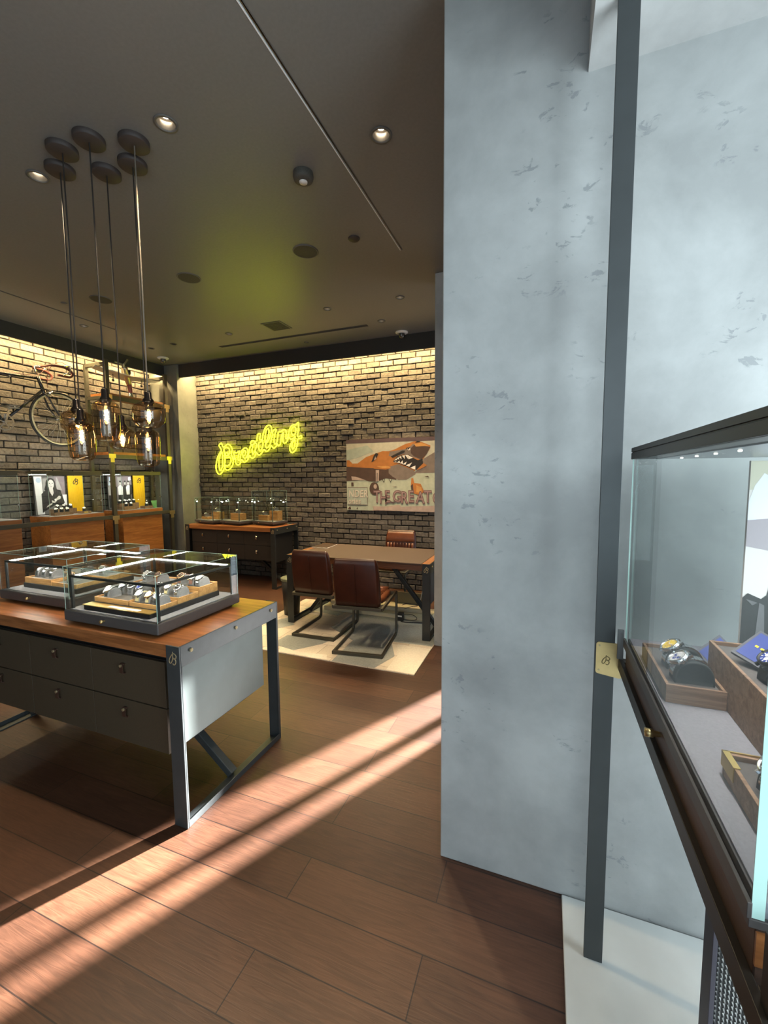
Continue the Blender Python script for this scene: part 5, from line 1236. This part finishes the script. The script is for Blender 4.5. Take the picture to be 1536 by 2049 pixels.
# ------------------------------------------------------------------ aeroplane picture on the back wall
YP = 5.515; PX0, PX1, PZ0, PZ1 = -2.700, -0.970, 1.110, 2.117
t = thing('aeroplane_picture', 'large canvas of an orange shark mouthed aeroplane on the brick wall', 'picture', (-1.83, YP, PZ0))
mb = MB(); mb.box(PX0, YP, PZ0, PX1, YP+0.045, PZ1); part(mb, 'canvas', plain('canvas_edge', (0.40,0.34,0.28), 0.7), t)
pc = lambda n, c: plain(n, c, 0.65, noise=0.12, nscale=14)
AM = [pc('paint_sky', (0.50,0.47,0.36)), pc('paint_mauve', (0.105,0.065,0.07)), pc('paint_green', (0.44,0.47,0.35)), pc('paint_orange', (0.43,0.16,0.035)), pc('paint_brown', (0.075,0.042,0.030)),
      pc('paint_grey', (0.20,0.155,0.125)), pc('paint_black', (0.018,0.014,0.013)), pc('paint_white', (0.80,0.74,0.66)), pc('paint_pink', (0.45,0.34,0.28)), pc('paint_letter', (0.17,0.085,0.085)), pc('paint_letterfill', (0.34,0.23,0.21)), pc('paint_pale_orange', (0.58,0.28,0.075)), pc('paint_sand', (0.58,0.52,0.42)), pc('paint_mint', (0.38,0.42,0.34))]
def px(a, b): return (((a-95)/1295.0)*1.303/(PX1-PX0), (1195-(b+(a-95)*0.0))/(1195-150.0)) 
def ap(mi, pts): return (mi, [px(*p) for p in pts])
ART = [(0, rect(0,0,1,1)), (2, rect(0,0,1,0.56)), ap(13, [(95,300),(420,240),(520,330),(250,420),(95,450)]), (1, rect(0,0.948,1,1)), (8, [(0,0),(1,0),(1,0.10),(0.55,0.07),(0.30,0.045),(0.22,0.0)]),
 ap(5, [(1240,450),(1450,330),(1900,330),(1900,640),(1100,650),(1200,560)]),
 ap(3, [(100,450),(140,450),(190,500),(270,500),(400,410),(520,370),(650,330),(740,335),(830,310),(980,240),(1120,205),(1200,215),(1330,270),(1330,300),(1270,400),(1230,460),(1100,640),(800,600),(560,590),(100,545)]),
 ap(5, [(760,340),(980,310),(1060,270),(1090,240),(1330,290),(1270,400),(1200,465),(1100,430),(960,380),(820,420),(740,400)]),
 ap(4, [(1060,300),(1110,255),(1330,290),(1280,390),(1210,460),(1110,420),(1060,370)]),
 ap(11, [(1110,245),(1200,225),(1310,275),(1130,280)]),
 ap(4, [(95,545),(520,575),(760,590),(740,640),(860,700),(850,745),(700,720),(560,770),(440,765),(380,745),(95,760)]), ap(5, [(740,560),(880,520),(1100,610),(1130,660),(1000,740),(880,745),(800,700),(740,650)]), ap(8, [(170,690),(240,695),(390,745),(180,745)]),
 ap(3, [(500,540),(740,540),(780,575),(700,595),(520,580)]), ap(11, [(560,545),(740,545),(770,570),(640,575)]),
 ap(6, [(480,490),(520,390),(550,355),(590,365),(570,410),(530,460)]), ap(8, [(520,460),(545,400),(555,440)]),
 ap(6, [(770,410),(940,330),(980,330),(970,355),(800,430)]), ap(6, [(1120,225),(1150,200),(1185,205),(1190,220)]),
 ap(6, [(805,480),(870,410),(960,390),(1030,390),(1100,440),(1160,470),(1225,450),(1230,520),(1200,570),(1140,605),(1050,575),(920,520)]),
 ap(3, [(1140,605),(1240,510),(1285,545),(1190,595)])]
for q in ([(820,470),(850,440),(870,460)], [(855,440),(885,420),(895,455)], [(890,420),(925,405),(930,450)], [(935,402),(975,395),(975,450)], [(980,393),(1020,395),(1025,455)], [(1020,395),(1090,435),(1030,455)],
          [(812,490),(850,480),(860,495)], [(860,497),(900,470),(905,505)], [(905,507),(945,468),(950,520)], [(940,525),(1005,485),(985,530)], [(990,540),(1080,500),(1040,560)], [(1050,575),(1125,545),(1125,602)]): ART.append(ap(7, q))
ART += [ap(7, oval(1035,310,20,20)), ap(6, oval(1030,308,9,13)), ap(6, [(990,295),(1050,290),(1055,300),(1000,305)]),
        ap(4, oval(525,870,72,95,20)), ap(8, oval(540,840,25,35,12)), ap(8, [(550,600),(600,600),(595,760),(550,770)]), ap(5, [(565,640),(582,640),(576,770),(560,770)]), ap(4, [(170,780),(205,780),(208,835),(172,835)]),
        ap(3, [(1070,720),(1095,720),(1110,790),(1200,800),(1245,900),(1200,970),(1090,930),(1060,840)]), ap(11, [(1140,820),(1210,850),(1215,930),(1140,920)]), ap(4, [(1060,830),(1090,800),(1100,920),(1075,930)]),
        ap(6, [(645,735),(690,735),(668,780)]), ap(2, [(655,737),(682,737),(668,768)]), ap(6, [(740,730),(790,730),(770,775)]), ap(2, [(750,732),(782,732),(769,764)]), ap(4, [(1250,700),(1300,690),(1320,710)]), ap(5, [(790,840),(870,835),(840,850)]),
        ap(5, [(110,852),(425,852),(425,1115),(110,1115)]), ap(13, [(110,860),(417,860),(417,1107),(110,1107)]), ap(1, [(690,1045),(740,1040),(800,1060),(860,1050),(810,1085)]), ap(8, [(500,1130),(700,1130),(900,1100),(960,1190),(520,1185)]),
        ap(4, [(110,1180),(150,1130),(165,1180)]), ap(4, [(250,1175),(262,1145),(275,1180)])]
mb = MB(); art(mb, (PX0, YP-0.0003, PZ0), (1,0,0), (0,0,1), PX1-PX0, PZ1-PZ0, [(m, p) for m, p in ART], 0.00022)
# lettering of the picture
def wall_T(x, z, d, sx=1.0, rot=0.0):
    return Matrix.Translation((x, YP-0.013-d, z)) @ Matrix.Rotation(PI/2, 4, 'X') @ Matrix.Rotation(rot, 4, 'Z') @ Matrix.Diagonal((sx, 1, 1, 1))
def hand(txt, a, b, size, step, sx=0.8):
    x = a
    for k, c in enumerate(txt):
        if c == ' ': x += step*0.35; continue
        r = (0.03, -0.05, 0.04, -0.02)[k % 4]
        X = PX0+(x-95)/1295.0*1.303; Z = PZ0+(1195-b-(6 if k % 2 else -4))/1045.0*(PZ1-PZ0)
        mb.text(c, size, 0.0, wall_T(X, Z, 0.000, sx, r), 9, bevel=0.009)
        mb.text(c, size, 0.0, wall_T(X, Z, 0.001, sx, r), 10, bevel=-0.003)
        x += step
hand('THE', 520, 1075, 0.235, 82, 0.70); hand('GREATG', 800, 1065, 0.225, 112, 0.78)
for sh, mi in ((0.004, 5), (0.0, 12)):
    mb.text('NDER', 0.145, 0.0, wall_T(PX0+0.030+sh, 1.300-sh, 0.0005-sh*0.1, 0.80), mi, shear=0.08, bevel=0.002)
    mb.text('ories', 0.115, 0.0, wall_T(PX0+0.022+sh, 1.205-sh, 0.0005-sh*0.1, 0.85), mi, shear=0.15, bevel=0.002)
part(mb, 'painting', AM, t)

# ------------------------------------------------------------------ vitrine in the window bay
VX0, VX1, VY0, VY1 = 0.2165, 0.86, 0.540, 1.345
t = thing('steel_post', 'flat dark steel post from floor to bay ceiling with a brass bracket plate', 'post', (0.18, 1.41, 0.012))
mb = MB(); mb.box(0.151, 1.41, 0.012, 0.2055, 1.424, 2.895); part(mb, 'flat_bar', plain('grey_steel_bar', (0.060,0.068,0.070), 0.4, 0.4, noise=0.06, nscale=12), t, bevel=0.001)
mb = MB(); r = 0.008; pl = []
for cx, cz, a0 in ((0.2265-r, 1.088-r, 0), (0.1545+r, 1.088-r, PI/2), (0.1545+r, 0.988+r, PI), (0.2265-r, 0.980+r, 1.5*PI)):
    for i in range(5): a_ = a0+PI/2*i/4; pl.append((cx+r*math.cos(a_), 1.4095, cz+r*math.sin(a_)))
mb.prism(pl, (0,-0.003,0)); br = part(mb, 'bracket_plate', M_brass, t, label='brass bracket plate with an engraved emblem')
mb = MB(); emblem(mb, (0.182, 1.4062, 1.034), (1,0,0), (0,0,1), 0.030, 0.045); part(mb, 'emblem', plain('engraved_brass', (0.26,0.20,0.09), 0.5, 0.5), br, label='engraved emblem')
for z in (1.077, 1.000):
    mb = MB(); mb.cyl((0.1635, 1.4066, z), (0.1635, 1.4045, z), 0.0028, 12); part(mb, 'screw', M_paleb, br)
v = thing('window_vitrine', 'tall glass vitrine with a dark lid standing in the window bay, holding three watch trays', 'display case', (0.54, 0.94, 1.01))
mb = MB(); mb.box(VX0-0.001, 0.18, 1.010, VX0+0.010, 1.405, 1.046); mb.box(VX0+0.010, 0.50, 1.012, VX1, 0.53, 1.046); mb.box(VX0+0.010, 1.375, 1.012, VX1, 1.405, 1.046); mb.box(VX0+0.010, 0.18, 1.012, VX1, 0.21, 1.046)
part(mb, 'steel_rail', plain('bronze_rail', (0.034,0.028,0.022), 0.42, 0.4), v, bevel=0.001)
mb = MB(); mb.box(VX0+0.0095, VY0, 1.022, VX1, VY1+0.01, 1.100); part(mb, 'wood_base', wood('vitrine_wood', (0.055,0.028,0.018), (0.10,0.055,0.036), 'Y', 10, 0.45), v, bevel=0.002)
mb = MB(); mb.box(VX0+0.0095, VY0-0.003, 1.0585, VX0+0.022, VY0, 1.0985); part(mb, 'end_cap', M_walnut, v, label='orange wood end face')
mb = MB(); mb.box(VX0+0.002, VY0-0.002, 1.102, VX1, VY1+0.012, 1.112); mb.box(VX0, VY0-0.002, 1.112, VX0+0.005, VY1, 1.131); mb.box(VX0+0.012, VY0, 1.112, VX0+0.015, VY1, 1.129); part(mb, 'glass_track', M_casebase, v, bevel=0.0008)
mb = MB(); mb.box(VX0+0.0155, VY0+0.004, 1.112, VX1-0.004, VY1, 1.1315); part(mb, 'felt_floor', M_felt, v, label='grey velvet floor')
mb = MB(); mb.box(VX0+0.0055, VY0, 1.113, VX0+0.0115, VY1, 1.641); part(mb, 'side_pane', M_glassar, v)
mb = MB(); mb.box(VX0+0.012, VY1-0.006, 1.113, VX1, VY1, 1.641); part(mb, 'back_pane', M_glassar, v)
mb = MB(); mb.box(VX0+0.012, VY0, 1.113, VX1, VY0+0.008, 1.641); part(mb, 'front_pane', M_glass, v)
M_edgeb = plain('lit_aqua_glass_edge', (0.50,0.76,0.69), 0.12)  # pale colour stands in for light caught inside the glass edge
mb = MB(); mb.box(VX0+0.0045, VY0-0.0008, 1.113, VX0+0.0165, VY0-0.0001, 1.641); part(mb, 'glass_edge', M_edgeb, v, label='aqua polished glass edge')
mb = MB(); mb.box(VX0+0.005, VY1+0.0001, 1.113, VX0+0.0085, VY1+0.0006, 1.641); part(mb, 'glass_edge', M_edgeb, v, label='aqua polished glass edge')
mb = MB(); mb.box(VX0+0.0015, VY0-0.01, 1.641, VX1+0.01, VY1+0.006, 1.658); mb.box(VX0+0.0035, VY0-0.008, 1.658, VX1+0.008, VY1+0.004, 1.6605); mb.box(VX0+0.0015, VY0-0.01, 1.6605, VX1+0.01, VY1+0.006, 1.672)
ld = part(mb, 'lid', plain('black_bronze_lid', (0.048,0.042,0.034), 0.4, 0.3), v, bevel=0.0008)
mb = MB(); mb.box(VX0+0.05, VY0+0.05, 1.6385, VX1-0.05, VY1-0.05, 1.6409); part(mb, 'lid_underside', plain('grey_lid_underside', (0.22,0.24,0.25), 0.3, 0.3), ld)
for k in range(6):
    yy = VY0+0.12+k*0.11
    mb = MB(); mb.lathe([(0.001,-0.002),(0.0025,-0.002),(0.003,0.0)], 14, (VX0+0.085, yy, 1.6384)); part(mb, 'lid_spot', M_smallspot, ld, label='small lid spotlight')
    lamp('vitrine_spot', 'SPOT', (VX0+0.085, yy, 1.633), (VX0+0.12, yy, 1.1), 3.6, (1.0,0.97,0.92), spot=math.radians(80), blend=0.7, radius=0.006)
mb = MB(); mb.T = Matrix.Translation((VX0+0.013, 0.957, 1.074)) @ Matrix.Rotation(-PI/2, 4, 'Y'); mb.lathe([(0.005,0),(0.006,0.014),(0.0085,0.016),(0.0085,0.030),(0.001,0.031)], 20); mb.T = None; part(mb, 'knob', M_brass, v, label='brass knob')
mb = MB(); mb.box(0.2225, 0.495, 1.046, 0.262, 0.512, 1.128); mb.box(0.2270, 0.495, 0.012, 0.262, 0.4975, 1.046); part(mb, 'near_leg', M_black, v)
mb = MB(); mb.box(VX0-0.006, 1.3955, 1.046, VX0+0.010, 1.405, 1.135); part(mb, 'end_lug', plain('lug_steel', (0.16,0.17,0.17), 0.4, 0.4), v)

ZV = 1.1318
gv = 'trays in the window vitrine'
tray('low walnut tray with two watches at the far end of the window vitrine', 0.239, 0.342, 0.984, 1.216, ZV, 1.1700, M_traywal, group=gv)
tray('tall walnut box tray on the right in the window vitrine', 0.343, 0.560, 0.640, 1.100, ZV, 1.2340, M_traywal, group=gv)
tray('walnut tray with a gold corner nearest the viewer in the window vitrine', 0.267, 0.336, 0.560, 0.770, ZV, 1.1680, M_traywal, group=gv)
mb = MB(); mb.box(0.2655, 0.728, 1.146, 0.2668, 0.7725, 1.1695); mb.box(0.2655, 0.728, 1.1682, 0.2745, 0.7725, 1.1697); mb.box(0.2655, 0.7702, 1.1675, 0.318, 0.7727, 1.1697)
single(mb, 'corner_clip', M_gold, 'gold corner clip on the walnut tray nearest the viewer in the window vitrine', 'clip', (0.267, 0.75, 1.146))
gww = 'watches in the window vitrine'
watch('steel chronograph with a yellow dial in the low vitrine tray', (0.297, 1.105, 1.160), -PI/2+0.10, M_chrome, myel, M_chrome, gww, 2, cmat=M_cushd, sub_m=plain('amber_subdial', (0.70,0.42,0.02), 0.35), sc=1.0)
watch('steel chronograph with a white and blue dial in the low vitrine tray', (0.296, 1.035, 1.160), -PI/2+0.05, M_chrome, msilver, M_chrome, gww, 2, cmat=M_cushd, sub_m=mbl, sc=1.0)
watch('black watch with a blue dial in the tall vitrine box tray', (0.405, 0.925, 1.222), -PI/2+0.15, M_black, mbl, M_black, gww, 2, cmat=M_cushd, sub_m=mw, bracelet=False)
watch('steel watch partly behind the glass edge in the tall vitrine box tray', (0.425, 0.850, 1.222), -PI/2+0.1, M_chrome, msilver, M_chrome, gww, 2, cmat=M_cushd, sub_m=mbl)
watch('steel watch cut by the glass edge, in the gold cornered tray', (0.318, 0.700, 1.158), -PI/2+0.25, M_chrome, mbk, M_chrome, gww, 2, cmat=M_cushd, sub_m=mw, sc=0.85)
def easel_card(label, c, e1, e2, grp):
    c, e1, e2 = Vector(c), Vector(e1), Vector(e2); n = e1.cross(e2).normalized()
    t = thing('display_card', label, 'card', c, 0, grp)
    mb = MB(); q = [c, c+e1, c+e1+e2, c+e2]; mb.prism(q, n*-0.005); part(mb, 'frame', M_greycard, t, bevel=0.0008)
    mb = MB(); q = [c+e1*a+e2*b_+n*0.0006 for a, b_ in ((0.07,0.07),(0.93,0.07),(0.93,0.93),(0.07,0.93))]; mb.poly(q, 0)
    cc = c+e1*0.5+e2*0.5+n*0.0010
    for k in range(4): mb.poly([cc+e1*(a*0.10)+e2*(b_*0.06)+e1*(0.14*k-0.21) for a, b_ in ((-0.4,-0.5),(0.4,-0.5),(0.4,0.5),(-0.4,0.5))], 1)
    part(mb, 'blue_face', [M_bluecard, myel], t, label='blue card with small yellow marks')
easel_card('tilted blue card in a grey frame behind the low vitrine tray', (0.3337, 1.15, 1.188), (0.040, -0.035, -0.045), (0.0675, 0.07, 0.0223), 'blue cards in the window vitrine')
easel_card('tilted blue card in a grey frame leaning in the tall vitrine box tray', (0.3485, 1.00, 1.2491), (0.045, -0.045, -0.020), (0.0672, 0.060, 0.0296), 'blue cards in the window vitrine')
t = thing('vitrine_poster', 'photo poster of a dark leather bag on a pale sofa inside the window vitrine', 'poster', (0.62, 1.28, ZV))
mb = MB(); mb.box(0.462, 1.281, ZV, 0.80, 1.290, 1.630); part(mb, 'board', M_white, t)
VM = [plain('poster_cream', (0.78,0.74,0.68), 0.6), plain('poster_white', (0.86,0.88,0.92), 0.6), plain('poster_mauve', (0.42,0.37,0.39), 0.6), plain('poster_khaki', (0.62,0.60,0.45), 0.6), plain('poster_leather', (0.035,0.038,0.036), 0.5), plain('poster_leather_light', (0.15,0.15,0.15), 0.5)]
mb = MB(); art(mb, (0.462, 1.2808, ZV), (1,0,0), (0,0,1), 0.338, 0.498, [(0, rect(0,0,1,1)), (3, rect(0,0.86,1,1)), (1, [(0.0,0.62),(0.0,0.80),(0.03,0.88),(0.08,0.94),(0.13,0.92),(0.18,0.86),(0.22,0.72),(0.25,0.60)]), (2, [(0,0.71),(0.12,0.72),(0.26,0.69),(1,0.60),(1,0.45),(0.3,0.54),(0,0.58)]),
 (4, [(0,0.32),(0.03,0.345),(0.11,0.32),(0.14,0.34),(0.18,0.50),(0.25,0.47),(0.32,0.49),(0.45,0.40),(0.8,0.36),(1,0.2),(1,0),(0,0)]), (5, [(0.16,0.40),(0.19,0.39),(0.30,0.25),(0.25,0.22)]), (5, [(0.10,0.30),(0.13,0.29),(0.15,0.02),(0.08,0.02)]), (5, [(0.02,0.315),(0.09,0.30),(0.06,0.285)]), (1, oval(0.29,0.45,0.025,0.04,12))], 0.0002)
part(mb, 'print', VM, t)

# woven metal grille standing below the vitrine
t = thing('floor_grille', 'dark framed woven metal grille standing below the window vitrine', 'grille', (0.62, 1.0, 0.012))
mb = MB(); mb.box(0.350, 1.00, 0.012, 0.359, 1.05, 0.92); mb.box(0.82, 1.0, 0.012, 0.84, 1.05, 0.92); mb.box(0.359, 1.0, 0.012, 0.82, 1.02, 0.05); mb.box(0.359, 1.0, 0.90, 0.82, 1.02, 0.92)
part(mb, 'frame', plain('violet_black_frame', (0.045,0.040,0.055), 0.45, 0.3), t, bevel=0.001)
mb = MB(); mb.box(0.359, 1.022, 0.05, 0.82, 1.026, 0.90); part(mb, 'backing', M_black, t)
mb = MB(); n = 64
for k in range(n):
    x = 0.362+0.456*k/(n-1); z0, z1 = 0.05, 0.90
    for i in range(74):
        z = z0+(z1-z0)*i/74; s = 0.0016 if (i+k) % 2 else 0.0
        mb.add([(x-0.0022,1.0215,z),(x+0.0012,1.0215,z+0.003),(x+0.0012,1.0215,z+0.0105),(x-0.0022,1.0215,z+0.0075),(x-0.0004,1.0150-s,z+0.0052)], [(0,1,4),(1,2,4),(2,3,4),(3,0,4)])
o = part(mb, 'woven_wires', M_satin, t)
